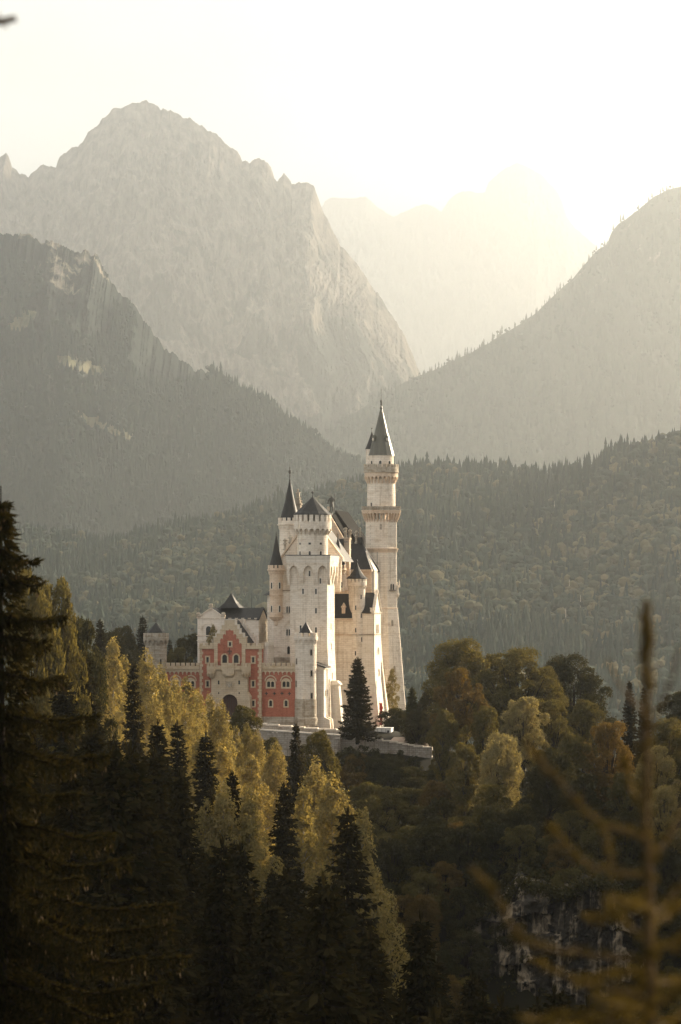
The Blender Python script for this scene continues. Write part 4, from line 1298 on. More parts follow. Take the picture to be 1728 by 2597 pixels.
b = MB(); b.lathe(0, 0, [(.14 * H, .32 * H), (.10 * H, .54 * H), (.125 * H, .72 * H), (.06 * H, .82 * H)], 12); b.build('tunic', 'bronze', st)
b = MB(); b.lathe(.22 * H, -.14 * H, [(.018 * H, 0), (.016 * H, .98 * H), (.03 * H, 1.0 * H), (.001, 1.12 * H)], 8); b.build('lance', 'bronze', st)
b = MB()
b.prism([(-.24 * H, .12 * H), (-.16 * H, .02 * H), (-.08 * H, .12 * H), (-.08 * H, .34 * H), (-.24 * H, .34 * H)], 'v', -.16 * H, -.12 * H); b.build('shield', 'stone_old', st)

# ---- right-hand cluster
# block with the big dark roof
v0 = 38.0
z = zs_of(U(905, v0), v0); m = mpp(U(905, v0), v0)
T = Thing('stair_house', U(910, v0), v0 + 4, z(1640), 'house with a big steep dark roof between keep and tall tower', 'castle building')
r0, r1 = U(866, v0), U(942, v0)
b = MB()
b.box(r0, r1, v0, v0 + 8, z(1640), z(1447)); wl = T.part('wall', b, 'stone_warm')
b = MB()
t0, t1 = U(886, v0 + 4), U(921, v0 + 4)
zb, zt = z(1444), z(1378)
b.hexa([(r0 - .2, v0 - .5, zb), (r1 + .1, v0 - .5, zb), (r1 + .1, v0 + 8.5, zb), (r0 - .2, v0 + 8.5, zb)], [(t0, v0 + 3.4, zt), (t1, v0 + 3.4, zt), (t1, v0 + 4.4, zt), (t0, v0 + 4.4, zt)])
rf = T.part('roof', b, 'roof')
b = MB(); b.box(r0 - .3, r1 + .2, v0 - .6, v0 + 8.4, z(1450), z(1444.5)); T.part('eaves_cornice', b, 'stone_warm')
# sunlit gable on the right-hand side with its dark verge
e0 = U(944, v0)
b = MB()
b.box(e0 - .6, U(955, v0 + 3), v0 + .8, v0 + 8, z(1640), z(1448)); T.part('gable_wall', b, 'stone_white')
b = MB()
q0, q1 = U(921, v0 + 4), U(956, v0 + 3)
b.add([(q0, v0 + 3.4, z(1381)), (q1, v0 + .6, z(1448)), (q1 + .1, v0 + 8.2, z(1448)), (q0 + .1, v0 + 4.5, z(1381)), (q1 - .9, v0 + .6, z(1448))], [(0, 4, 1), (0, 1, 2, 3)])
T.part('gable_slope', b, 'stone_white')
b = MB()
b.prism([(q0 - .05, z(1384)), (U(964, v0 + 5) , z(1446)), (U(966, v0 + 5), z(1451)), (U(958, v0 + 5), z(1450)), (q0 - .1, z(1392))][::-1], 'v', v0 + 4.6, v0 + 5.2)
T.part('roof_verge', b, 'roof')
b = MB(); b.box(U(909, v0 + 4), U(921, v0 + 4), v0 + 3.2, v0 + 4.8, z(1379), z(1362)); T.part('ridge_box', b, 'roof')
chimney(T, 904.5, 1346, 1379, v0 + 4, 3.6); chimney(T, 914, 1337, 1363, v0 + 4, 2.6, 'stone_old'); chimney(T, 868, 1366, 1392, v0 - 3, 3)
for x in (925, 936): pass
# dormer tower with windows and the flared lit roofs beside it
b = MB(); b.box(U(872.5, v0 - 4), U(886.5, v0 - 4), v0 - 4, v0 - 2.4, z(1460), z(1368)); b.box(U(871, v0 - 4), U(888, v0 - 4), v0 - 4.2, v0 - 2.3, z(1368), z(1364.5))
dt = T.part('dormer_tower', b, 'stone_warm')
for x in (875.5, 880.5): T.wall_window(x, 1374, v0 - 4, .2, .3, 'arch', fw=.05)
for y in (1394, 1413):
    b = MB(); b.box(U(871.5, v0 - 4), U(887.5, v0 - 4), v0 - 4.15, v0 - 2.3, z(y + 1.5), z(y)); T.part('string_course', b, 'stone')
# hall roof seen just right of the keep head, with a lit flared eave
v1 = 31.0
z1 = zs_of(U(850, v1), v1)
T = Thing('side_roof', U(850, v1), v1 + 2, z1(1450), 'dark roofed bay with a flared sunlit eave tucked between keep and pointed turret', 'castle building')
b = MB(); b.box(U(820, v1), U(872, v1), v1 + .5, v1 + 5, z1(1500), z1(1400)); T.part('wall', b, 'stone_warm')
b = MB(); b.hexa([(U(818, v1), v1, z1(1400)), (U(866, v1), v1, z1(1400)), (U(866, v1), v1 + 6, z1(1400)), (U(818, v1), v1 + 6, z1(1400))],
                 [(U(820, v1), v1 + 2.5, z1(1366)), (U(864, v1), v1 + 2.5, z1(1366)), (U(864, v1), v1 + 3.5, z1(1366)), (U(820, v1), v1 + 3.5, z1(1366))])
T.part('roof', b, 'roof')
b = MB()
b.add([(U(832, v1 - 2), v1 - .4, z1(1386)), (U(848, v1 - 3), v1 - .5, z1(1409)), (U(836, v1 - 3), v1 - 2.5, z1(1409)), (U(832, v1 - 3), v1 - 2.5, z1(1394))], [(0, 1, 2, 3)])
b.add([(U(836, v1), v1 - .1, z1(1374)), (U(850, v1), v1 - .2, z1(1396)), (U(846, v1), v1 - 1, z1(1399)), (U(836, v1), v1 - 1, z1(1382))], [(0, 1, 2, 3)])
T.part('flared_eave', b, 'stone_white')  # sunlit roof slopes, their brightness put into white stone

# small round stair tower in front of the big roof
v0 = 29.0
cu, cv = U(905.8, v0), v0
z = zs_of(cu, cv); m = mpp(cu, cv)
T = Thing('round_turret', cu, cv, z(1860), 'slender round stair tower with a flared witch-hat roof right of the keep', 'castle turret')
b = MB(); b.lathe(cu, cv, [(22 * m, z(1870)), (21 * m, z(1609)), (20.8 * m, z(1480))], 30); T.part('shaft', b, 'stone')
b = MB(); b.lathe(cu, cv, [(21 * m, z(1611)), (22.5 * m, z(1610.5)), (22.5 * m, z(1608.5)), (21 * m, z(1608))], 30); T.part('string_course', b, 'stone_old')
crown(T, cu, cv, m, z, 20.9, 24.6, 1468, 1476, 1488, 1493.5, 18, 'stone', .72, 16)
b = MB(); b.lathe(cu, cv, [(18 * m, z(1480)), (18 * m, z(1467))], 20); T.part('inner_drum', b, 'stone_old')
b = MB(); b.lathe(cu, cv, [(20 * m, z(1467)), (27.2 * m, z(1467.8)), (27.2 * m, z(1466.8)), (18 * m, z(1459)), (10 * m, z(1448)), (5 * m, z(1438)), (1.0 * m, z(1426))], 10, False)
rf = T.part('roof', b, 'roof')
finial(T, cu, cv, [(1.2 * m, z(1428)), (.9 * m, z(1424)), (2 * m, z(1422)), (1.6 * m, z(1420)), (.2 * m, z(1418))], parent=rf)
for x, y in ((916, 1514), (902.5, 1541.5), (916.5, 1561.5), (902.5, 1598.5), (917.5, 1622), (902, 1657), (919.5, 1681)): T.drum_window(cu, cv, 21 * m, x, y, .26, .9, fw=.08, proud=.05)

# low house with a dark roof between keep and round stair tower
v0 = 27.5
z = zs_of(U(870, v0), v0); m = mpp(U(870, v0), v0)
T = Thing('low_house', U(868, v0), v0 + 3, z(1850), 'cream house with stone dormer on a dark roof, between keep and slender tower', 'castle building')
l0, l1 = U(840, v0), U(892.5, v0)
b = MB(); b.box(l0, l1, v0, v0 + 6, z(1880), z(1568)); b.frus((l0, l1 + .9, v0 - .5, v0, z(1880)), (l0, l1 + .2, v0 - .12, v0, z(1728))); T.part('wall', b, 'stone')
b = MB(); b.hexa([(l0, v0 - .4, z(1568)), (l1 + .1, v0 - .4, z(1568)), (l1 + .1, v0 + 6, z(1568)), (l0, v0 + 6, z(1568))], [(l0, v0 + 1.6, z(1506)), (U(889, v0), v0 + 1.6, z(1506)), (U(889, v0), v0 + 5, z(1506)), (l0, v0 + 5, z(1506))])
rf = T.part('roof', b, 'roof')
b = MB(); b.box(l0, l1 + .25, v0 - .55, v0 + .3, z(1573), z(1568.5)); b.box(l0, l1 + .15, v0 - .2, v0 + .3, z(1611), z(1608.5)); T.part('cornice', b, 'stone_warm')
b = MB(); b.box(U(867.5, v0), U(876, v0), v0 - .2, v0 + 1.8, z(1556), z(1541)); b.box(U(866, v0), U(877.5, v0), v0 - .35, v0 + 1.9, z(1541), z(1537)); b.lathe(U(871.8, v0), v0 + .3, [(.45, z(1537)), (.3, z(1533)), (.02, z(1528))], 8)
T.part('dormer', b, 'stone_warm', rf)
b = MB(); b.box(U(848, v0), U(879, v0), v0 + 1.2, v0 + 1.8, z(1506), z(1497)); T.part('upper_string_course', b, 'stone_warm')
T.window((l1, v0 + 2, z(1660)), (1, 0), .35, 1.2, fw=.1)

# chapel-like house right of the stair tower, its long right wall in full sun
v0 = 28.0
z = zs_of(U(945, v0), v0); m = mpp(U(945, v0), v0)
T = Thing('buttressed_house', U(945, v0), v0 + 2.5, z(1850), 'narrow gabled house with a blazing sunlit right wall that flares out to its foot', 'castle building')
c0, c1 = U(915, v0), U(948.5, v0)
dep = 8.0
b = MB()
b.box(c0, c1, v0, v0 + dep, z(1612), z(1553)); b.frus((c0, c1 + .35, v0 - .3, v0 + dep + 1.5, z(1727)), (c0, c1, v0, v0 + dep, z(1612)))
b.frus((c0, c1 + 1.5, v0 - .7, v0 + dep + 3.2, z(1862)), (c0, c1 + .35, v0 - .3, v0 + dep + 1.5, z(1727)))
b.prism([(v0 + .1, z(1553)), (v0 + dep - .1, z(1553)), (v0 + dep / 2, z(1500))], 'u', c1 - .5, c1 - .03)
T.part('wall', b, 'stone_white')
b = MB()
b.prism([(v0 - .3, z(1555)), (v0 + dep + .3, z(1555)), (v0 + dep / 2 - .8, z(1503)), (v0 + dep / 2 - 1.2, z(1503))], 'u', c0, c1 - .52); rf = T.part('roof', b, 'roof')
b = MB()
for s in (0, 1):
    a, bb = (v0 - .3, v0 + dep / 2) if s == 0 else (v0 + dep / 2, v0 + dep + .3)
    za, zb2 = (z(1557), z(1499)) if s == 0 else (z(1499), z(1557))
    b.prism([(a, za), (bb, zb2), (bb, zb2 + .3), (a, za + .3)], 'u', c1 - .4, c1 + .22)
T.part('gable_coping', b, 'stone')
b = MB(); b.box(U(939.5, v0), U(948, v0), v0 - .15, v0 + 1.5, z(1553), z(1543)); b.box(U(938.5, v0), U(948.5, v0), v0 - .25, v0 + 1.4, z(1543), z(1541.2)); T.part('dormer', b, 'stone_white', rf)
b = MB(); b.box(c0, c1 + .18, v0 - .18, v0 + dep, z(1611), z(1608.5)); T.part('string_course', b, 'stone_old'); b = MB(); b.box(c0, c1 + .15, v0 - .2, v0 + dep + .2, z(1557), z(1554)); T.part('string_course', b, 'stone_old')
for k in (0, 1, 2): T.window((c1, v0 + 2.8 + 1.2 * k, z(1606)), (1, 0), .45, 1.7, 'arch', fw=.12, pane='stone_old')
for k, y in ((0, 1660), (1, 1715)): T.window((c1 + .2 + .15 * k, v0 + 4.2, z(y)), (1, 0), .4, 1.3, 'arch', fw=.12)
b = MB()
b.frus((c1 + .2, c1 + 2.0, v0 + dep - 1.0, v0 + dep + 1.5, z(1862)), (c1 - .2, c1 + .35, v0 + dep - 1, v0 + dep - .2, z(1680)))
T.part('buttress', b, 'stone')
b = MB(); b.lathe(c1 + .55, v0 - .25, [(.06, z(1860)), (.06, z(1727))], 6); b.lathe(c1 + .05, v0 - .1, [(.06, z(1727)), (.06, z(1556))], 6); T.part('downpipe', b, 'metal')

# ---- the tall tower
v0 = 48.0
cu, cv = U(967.3, v0), v0
z = zs_of(cu, cv); m = mpp(cu, cv)
T = Thing('tall_tower', cu, cv, z(1790), 'tallest tower, octagonal with two corbelled galleries and a slim greenish spire', 'castle tower')
o8 = math.pi / 8
k8 = 1 / math.cos(o8)
def oct_(b, prof): b.lathe(cu, cv, [(r * m * k8 * .97, z(y)) for r, y in prof], 8, False, o8 + TH * .8)
b = MB(); oct_(b, [(41, 1543), (40.2, 1400), (40.2, 1318)]); T.part('shaft', b, 'stone')
b = MB(); oct_(b, [(64, 1800), (50, 1625), (43, 1545), (41, 1541)]); T.part('battered_foot', b, 'stone')
b = MB()
for a in (TH * .8 + math.pi / 2 - .35,):
    ca, sa = math.cos(a), math.sin(a)
    for (r0, y0, r1, y1) in ((66, 1800, 56, 1700), (56, 1700, 47, 1625)):
        q = lambda r, w3, y: (cu + (r * sa + w3 * ca) * m, cv - (r * ca - w3 * sa) * m, z(y))
        b.hexa([q(r0, -5, y0), q(r0, 5, y0), q(30, 5, y0), q(30, -5, y0)], [q(r1, -5, y1), q(r1, 5, y1), q(30, 5, y1), q(30, -5, y1)])
T.part('buttress', b, 'stone_white')
b = MB()
oct_(b, [(40.2, 1402), (41.5, 1399), (44.5, 1393), (44.8, 1391), (40.2, 1390)]); T.part('string_course', b, 'stone_warm')
b = MB(); oct_(b, [(41, 1546), (43, 1544.5), (43, 1542.5), (41, 1541)]); T.part('string_course', b, 'stone_warm')
rg = ring(cu, cv, 40 * m)
def octfn(r):
    """runs round the octagon, straight along each side"""
    R8 = r * m * k8 * .97
    def fn(t, d, zz):
        s = t % 8
        i = int(s); f = s - i
        rr = R8 + d * k8
        a0, a1 = i * math.pi / 4 + o8 + TH * .8, (i + 1) * math.pi / 4 + o8 + TH * .8
        p = ((cu + rr * math.sin(a0)) * (1 - f) + (cu + rr * math.sin(a1)) * f, (cv - rr * math.cos(a0)) * (1 - f) + (cv - rr * math.cos(a1)) * f)
        return (p[0], p[1], zz)
    return fn
b = MB()
f8 = octfn(40.2)
for i in range(8):
    b.arcade(f8, i + .0, i + .9999, 4, z(1298), z(1305), z(1325), 9.5 * m, .085)
oct_(b, [(40.2, 1299), (50.6, 1299), (51.4, 1296), (51.4, 1294.6), (40, 1294.6)])
gl = T.part('lower_gallery', b, 'stone_warm')
b = MB()
f8 = octfn(51)
for i in range(8):
    b.block(f8, i, i + .9999, -.3, 0, z(1287.5), z(1285)); b.block(f8, i, i + .9999, -.25, -.05, z(1295), z(1293))
    for k in range(7):
        a = i + k / 7
        w3 = 1 / 7
        b.add([f8(a, -.08, z(1294)), f8(a + .03, -.08, z(1294)), f8(a + w3 / 2 + .015, -.08, z(1287)), f8(a + w3 / 2 - .015, -.08, z(1287))], [(0, 1, 2, 3)])
        b.add([f8(a + w3 - .03, -.06, z(1294)), f8(a + w3 - .001, -.06, z(1294)), f8(a + w3 / 2 + .015, -.06, z(1287)), f8(a + w3 / 2 - .015, -.06, z(1287))], [(0, 1, 2, 3)])
    b.block(f8, i, i + .9999, -.22, -.12, z(1293), z(1288))
T.part('balustrade', b, 'stone_old', gl)
b = MB(); b.lathe(cu, cv, [(36.2 * m, z(1296)), (35.6 * m, z(1215))], 36); T.part('upper_shaft', b, 'stone')
b = MB()
rg = ring(cu, cv, 35.6 * m)
nn = 24
b.arcade(rg, 0, 2 * math.pi, nn, z(1205), z(1214), z(1227), 7 * m, 2 * math.pi / nn * .34, True, closed=True)
b.block(rg, 0, 2 * math.pi, -.2, 7 * m + .02, z(1205), z(1199), 48)
up = T.part('upper_gallery', b, 'stone_warm')
b = MB()
b.block(rg, 0, 2 * math.pi, 7 * m - .3, 9 * m + .05, z(1199), z(1196), 48); b.block(rg, 0, 2 * math.pi, 8.6 * m - .35, 8.6 * m, z(1196), z(1186), 48)
b.block(rg, 0, 2 * math.pi, -.4, 8.6 * m - .35, z(1199), z(1197), 48)
b.merlons(rg, 0, 2 * math.pi, 22, .66, 8.6 * m - .33, 8.6 * m, z(1186), z(1178), True, 2)
T.part('parapet', b, 'stone_old', up)
b = MB(); b.lathe(cu, cv, [(31.5 * m, z(1200)), (31.5 * m, z(1158)), (33 * m, z(1157)), (33 * m, z(1155.5))], 32); T.part('lantern', b, 'stone')
b = MB(); b.lathe(cu, cv, [(30 * m, z(1155.6)), (33.6 * m, z(1155.6)), (25.5 * m, z(1126)), (18.8 * m, z(1101.6)), (18.2 * m, z(1101)), (10 * m, z(1067)), (2.4 * m, z(1036))], 12, False, .1)
rf = T.part('spire_roof', b, 'roof_green')
finial(T, cu, cv, [(2.4 * m, z(1038)), (4.2 * m, z(1035.5)), (3.6 * m, z(1034)), (2 * m, z(1030)), (1.8 * m, z(1026)), (3.4 * m, z(1024.3)), (1.6 * m, z(1022.5)), (2.8 * m, z(1018.5)), (2.2 * m, z(1015)), (1.0 * m, z(1013)), (.5 * m, z(1008)), (.35 * m, z(990)), (.9 * m, z(989)), (.3 * m, z(987)), (.12 * m, z(981))], 'bronze', parent=rf)
for x in (946.5, 982.5):
    a = math.asin((x - 967.3) / 24) * .8 + TH
    q = lambda r, w3, y: (cu + (r * math.sin(a) + w3 * math.cos(a)) * m, cv - (r * math.cos(a) - w3 * math.sin(a)) * m, z(y))
    b = MB()
    b.hexa([q(28, -4, 1120), q(28, 4, 1120), q(14, 4, 1120), q(14, -4, 1120)], [q(27.4, -4, 1110), q(27.4, 4, 1110), q(14, 4, 1110), q(14, -4, 1110)])
    b.add([q(29, -5.5, 1110.5), q(29, 5.5, 1110.5), q(29, 0, 1104), q(12, -5.5, 1110.5), q(12, 5.5, 1110.5), q(12, 0, 1104)], [(0, 1, 2), (0, 2, 5, 3), (1, 4, 5, 2), (0, 3, 4, 1)])
    dm = T.part('dormer', b, 'roof_green', rf)
    b = MB()
    b.add([q(28.6, 3.3 * math.cos(k * .5236), 1115 + 4 * math.sin(k * .5236)) for k in range(12)], [tuple(range(12))])
    T.part('dormer_light', b, 'stone_white', dm)
for x in (943.5, 964.5, 987.5): T.drum_window(cu, cv, 31.5 * m, x, 1173, .5, .8, 'arch', fw=.1)
T.drum_window(cu, cv, 35.8 * m, 942.5, 1279, .42, .8, 'arch', fw=.1)
ap = 40.2 * m * .97
for (x, y, w3, h3, kd, sd) in ((965.5, 1336.5, .48, 1.2, 'arch', 0), ):
    a = 0 * math.pi / 4 + TH * .8
    T.window((cu + ap * math.sin(a) + .0, cv - ap * math.cos(a), z(y) - h3 / 2), (math.sin(a), -math.cos(a)), w3, h3, kd, fw=.1, pane='stone_old')
a = math.pi / 4 + TH * .8
w4 = T.window((cu + ap * 1.01 * math.sin(a), cv - ap * 1.01 * math.cos(a), z(1496)), (math.sin(a), -math.cos(a)), 1.1, 1.7, 'double', fw=.2)
q = lambda r, w3, y: (cu + (r * math.sin(a) + w3 * math.cos(a)) * m, cv - (r * math.cos(a) - w3 * math.sin(a)) * m, z(y))
b = MB(); b.hexa([q(44, -11, 1498), q(44, 11, 1498), q(36, 11, 1498), q(36, -11, 1498)], [q(44, -11, 1496.4), q(44, 11, 1496.4), q(36, 11, 1496.4), q(36, -11, 1496.4)]); T.part('window_sill', b, 'metal', w4)
# stone figure on a bracket at the right-hand edge
a = math.pi / 2 - .12
b = MB()
fx, fy = cu + 43 * m * math.sin(a), cv - 43 * m * math.cos(a)
b.lathe(fx, fy, [(.2 * m, z(1519)), (2 * m, z(1515)), (4.6 * m, z(1510)), (5.2 * m, z(1506)), (4 * m, z(1505))], 10)
b.lathe(fx, fy, [(3.4 * m, z(1506)), (2.6 * m, z(1494)), (3.2 * m, z(1486)), (1.4 * m, z(1483)), (1.9 * m, z(1480)), (1.4 * m, z(1477)), (.1 * m, z(1476))], 10)
b.hexa([(fx + .3, fy - .2, z(1490)), (fx + .6, fy - .2, z(1490)), (fx + .6, fy + .1, z(1490)), (fx + .3, fy + .1, z(1490))], [(fx + .35, fy - .1, z(1470)), (fx + .42, fy - .1, z(1470)), (fx + .42, fy, z(1470)), (fx + .35, fy, z(1470))])
T.part('corner_figure', b, 'stone_white')
a = TH * .8 + math.pi / 4 - .12
for (y, rr) in ((1580, 46.2), (1695, 55.2)):
    T.window((cu + rr * m * math.sin(a), cv - rr * m * math.cos(a), z(y) - .6), (math.sin(a), -math.cos(a)), .6, 1.25, 'arch', fw=.12, pane='stone_old')
b = MB(); b.lathe(cu - 3 * m, cv - 40.5 * m, [(.05, z(1620)), (.05, z(1400))], 6); T.part('lightning_cable', b, 'metal')
# side stair turret at the top
tu = cu + (942 - 967.3) * m
b = MB(); b.lathe(tu, cv + .6, [(15.5 * m, z(1198)), (15.5 * m, z(1139))], 18); tt = T.part('side_turret', b, 'stone')
b = MB(); b.lathe(tu, cv + .6, [(14 * m, z(1139)), (17.5 * m, z(1139)), (13 * m, z(1129)), (6 * m, z(1110)), (.8 * m, z(1094))], 14); T.part('turret_roof', b, 'roof', tt)
b = MB(); b.lathe(tu, cv + .6, [(.8 * m, z(1095)), (.6 * m, z(1088)), (2.2 * m, z(1086.5)), (1.4 * m, z(1084.5)), (.1 * m, z(1084))], 8); T.part('turret_finial', b, 'metal', tt)

# ---- retaining wall of the ramp in front, with stepped coping
TOP = [(560, 1826), (600, 1829), (652, 1833), (675, 1835), (707, 1838), (740, 1842), (772, 1844), (806, 1847), (853, 1850), (870, 1852), (885, 1855), (906, 1861), (927, 1867), (948, 1872), (970, 1876), (1007, 1882), (1050, 1890), (1096, 1895)]
vR = -8.0
um = U(850, vR)
T = Thing('retaining_wall', um, vR + .5, Zc(1960, um, vR), 'long grey stone retaining wall of the ramp with a stepped coping', 'retaining wall')
bw, bc = MB(), MB()
for (x0, y0), (x1, y1) in zip(TOP[:-1], TOP[1:]):
    ns = max(1, int((y1 - y0) / 2.2))
    for k in range(ns):
        a, c = x0 + (x1 - x0) * k / ns, x0 + (x1 - x0) * (k + 1) / ns
        yy = y0 + (y1 - y0) * (k + .5) / ns
        bw.box(U(a, vR), U(c, vR), vR, vR + .9, -42, Zc(yy + 3.5, U(a, vR), vR))
        bc.box(U(a, vR) - .03, U(c, vR) + .03, vR - .16, vR + 1.05, Zc(yy + 3.5, U(a, vR), vR) + .004, Zc(yy, U(a, vR), vR))
T.part('masonry', bw, 'rubble'); T.part('coping', bc, 'stone')
b = MB()
vF2 = vR - 2.2
b.prism([(U(640, vF2), -42), (U(862, vF2), -42), (U(862, vF2), Zc(1866, um, vF2)), (U(800, vF2), Zc(1863, um, vF2)), (U(640, vF2), Zc(1853, um, vF2))], 'v', vF2, vR - .02)
T.part('lower_wall', b, 'rubble')
b = MB()
b.prism([(U(640, vF2), Zc(1853, um, vF2) + .004), (U(800, vF2), Zc(1863, um, vF2) + .004), (U(863, vF2), Zc(1866, um, vF2) + .004), (U(863, vF2), Zc(1863, um, vF2)), (U(800, vF2), Zc(1860, um, vF2)), (U(640, vF2), Zc(1850, um, vF2))], 'v', vF2 - .2, vR - .02)
T.part('lower_coping', b, 'stone')
b = MB()
b.frus((U(848, vF2), U(866, vF2), vF2 - 1.2, vF2 + .5, -44), (U(850, vF2), U(863, vF2), vF2 - .5, vF2 + .5, Zc(1874, um, vF2)))
b.frus((U(848.5, vF2), U(864.5, vF2), vF2 - .7, vF2 + .5, Zc(1874, um, vF2)), (U(851, vF2), U(862, vF2), vF2 - .1, vF2 + .5, Zc(1868, um, vF2)))
T.part('pier', b, 'rubble')
b = MB()
for x in (690, 700): b.box(U(x, vF2), U(x + 5, vF2), vF2 - .1, vF2 + .1, Zc(1861, um, vF2), Zc(1858, um, vF2))
T.part('drain_stone', b, 'stone_white')
b = MB()
b.hexa([(U(990, vR + 2), vR + 1, -31.5), (U(1092, vR + 2), vR + 1, -31.5), (U(1080, vR + 9), vR + 9, -31.5), (U(1000, vR + 9), vR + 9, -31.5)],
       [(U(990, vR + 2), vR + 1, Zc(1881, 12, vR)), (U(1092, vR + 2), vR + 1, Zc(1894, 12, vR)), (U(1080, vR + 9), vR + 9, Zc(1876, 12, vR)), (U(1000, vR + 9), vR + 9, Zc(1874, 12, vR))])
T.part('terrace_floor', b, 'paving')

# ---- white site cabin and red banner at the foot of the sunlit house
v0 = 5.0
T = Thing('site_cabin', U(975, v0), v0 + 1, Zc(1876, U(975, v0), v0), 'white flat-roofed site cabin at the foot of the sunlit house', 'cabin')
z = zs_of(U(975, v0), v0)
b = MB(); b.box(U(951, v0), U(992, v0), v0, v0 + 2.6, z(1884), z(1848)); T.part('body', b, 'white_paint')
b = MB(); b.box(U(950, v0), U(992.8, v0), v0 - .08, v0 + 2.7, z(1848), z(1846)); T.part('roof', b, 'white_paint')
b = MB()
for x in (958, 967.5, 979): b.box(U(x, v0) - .03, U(x, v0) + .03, v0 - .04, v0 + .02, z(1884), z(1848.5))
T.part('panel_seam', b, 'metal')
for x, y, w3, h3 in ((959.5, 1866, .35, .4), (985, 1855.5, .4, .45)): T.wall_window(x, y, v0, w3, h3, 'rect', mat='white_paint', fw=.06, proud=.05)
VB = 26.2
T = Thing('banner', U(967, VB), VB, Zc(1846, U(967, VB), VB), 'narrow red banner hanging down the sunlit wall above the white cabin', 'banner')
u = U(966.5, VB); z = zs_of(u, VB)
b = MB()
for k in range(8):
    y0, y1 = 1783 + k * 7, 1790 + k * 7
    w0, dx = .28 + .1 * math.sin(k * 1.9), .12 * math.sin(k * 1.3)
    b.hexa([(u - w0 + dx, VB, z(y1)), (u + w0 + dx, VB, z(y1)), (u + w0 + dx, VB + .06, z(y1)), (u - w0 + dx, VB + .06, z(y1))], [(u - .28 + .12 * math.sin((k - 1) * 1.3), VB, z(y0)), (u + .28 + .12 * math.sin((k - 1) * 1.3), VB, z(y0)), (u + .28, VB + .06, z(y0)), (u - .28, VB + .06, z(y0))])
T.part('cloth', b, 'red_cloth')
b = MB(); b.lathe(u - .3, VB + .1, [(.04, z(1846)), (.04, z(1778))], 6); T.part('pole', b, 'metal')

# ------------------------------------------------------------------ cliff in the gorge
def cliff(name, pts, Y, depth, seed, label=None):
    """rock face with a crag-like outline (list of px, top row, bottom row) standing at distance Y"""
    p = np.array(pts, float)
    px = np.linspace(p[0, 0], p[-1, 0], int((p[-1, 0] - p[0, 0]) / 4) + 2)
    top, bot = np.interp(px, p[:, 0], p[:, 1]), np.interp(px, p[:, 0], p[:, 2])
    top = top - 16 * (ridged(px * .022, px * 0, 5, seed, .65) - .6)
    nr = 90
    t = np.linspace(0, 1, nr)[:, None]
    X = (px - CXP)[None, :] * Y / FPX + 0 * t
    Zt, Zb = (HOR - top) * Y / FPX, (HOR - bot) * Y / FPX
    Z = Zb + (Zt - Zb) * t
    bul = np.sin(np.linspace(0, math.pi, len(px)))[None, :] ** .6
    blk = np.floor(Z / 3.1 + .8 * fbm(X * .12, Z * .1, 3, seed + 9))                        # ledges and blocks
    Yg = Y + depth * (1 - bul) + 4 * t + 4.0 * (ridged(X * .11 + blk * 3.7, Z * .03 + blk * .9, 4, seed + 2, .6) - .6) + 1.1 * (vnoise(X * .35, blk * 5.3, seed + 4) - .5) - 1.6 * fbm(X * .5, Z * .45, 4, seed + 6, .65)
    V = [np.stack([X, Yg, Z], -1)]
    back = np.stack([X[-1], Yg[-1] + 7, Z[-1] + 1.2], -1)[None]          # ledge running back into the hill
    V = np.concatenate(V + [back]).reshape(-1, 3)
    return tag(link(name, mesh_np(name, V, quads(nr + 1, len(px)), M['cliff'], False)), label, kind='structure')
cliff('cliff', [(1150, 2420, 2600), (1195, 2350, 2600), (1240, 2325, 2620), (1290, 2300, 2620), (1330, 2245, 2620), (1370, 2262, 2640), (1430, 2276, 2660), (1490, 2248, 2660), (1560, 2262, 2660), (1640, 2300, 2640), (1745, 2345, 2620)], 460, 8, 5)

# ------------------------------------------------------------------ trees
def tube(path, radii, n=7):
    path = [Vector(p) for p in path]
    V, F = [], []
    for i, p in enumerate(path):
        d = (path[min(i + 1, len(path) - 1)] - path[max(i - 1, 0)]).normalized()
        a = d.cross(Vector((.31, .95, .05))).normalized()
        b = d.cross(a)
        for k in range(n):
            t = 2 * math.pi * k / n
            V.append(p + (a * math.cos(t) + b * math.sin(t)) * radii[i])
    for i in range(len(path) - 1):
        for k in range(n):
            F.append((i * n + k, i * n + (k + 1) % n, (i + 1) * n + (k + 1) % n, (i + 1) * n + k))
    return np.array([v[:] for v in V]), np.array(F)

def join(parts):
    off, VV, FF = 0, [], []
    for V, F in parts:
        VV.append(V); FF.append(F + off); off += len(V)
    return np.concatenate(VV), np.concatenate(FF)

def unit(a): return a / (np.linalg.norm(a, axis=-1, keepdims=True) + 1e-9)

def leaves(pos, dirs, L, W, g, nm=None):
    """diamond-shaped leaves/sprays: base at pos, growing along dirs"""
    n = len(pos)
    dirs = unit(dirs)
    side = unit(np.cross(dirs, g.normal(size=(n, 3)) if nm is None else nm))
    L = np.broadcast_to(np.asarray(L, float), (n,))[:, None]
    W = np.broadcast_to(np.asarray(W, float), (n,))[:, None]
    mid = pos + dirs * L * .45
    V = np.stack([pos, mid + side * W, pos + dirs * L, mid - side * W], 1).reshape(-1, 3)
    F = np.arange(4 * n).reshape(n, 4)
    return V, F

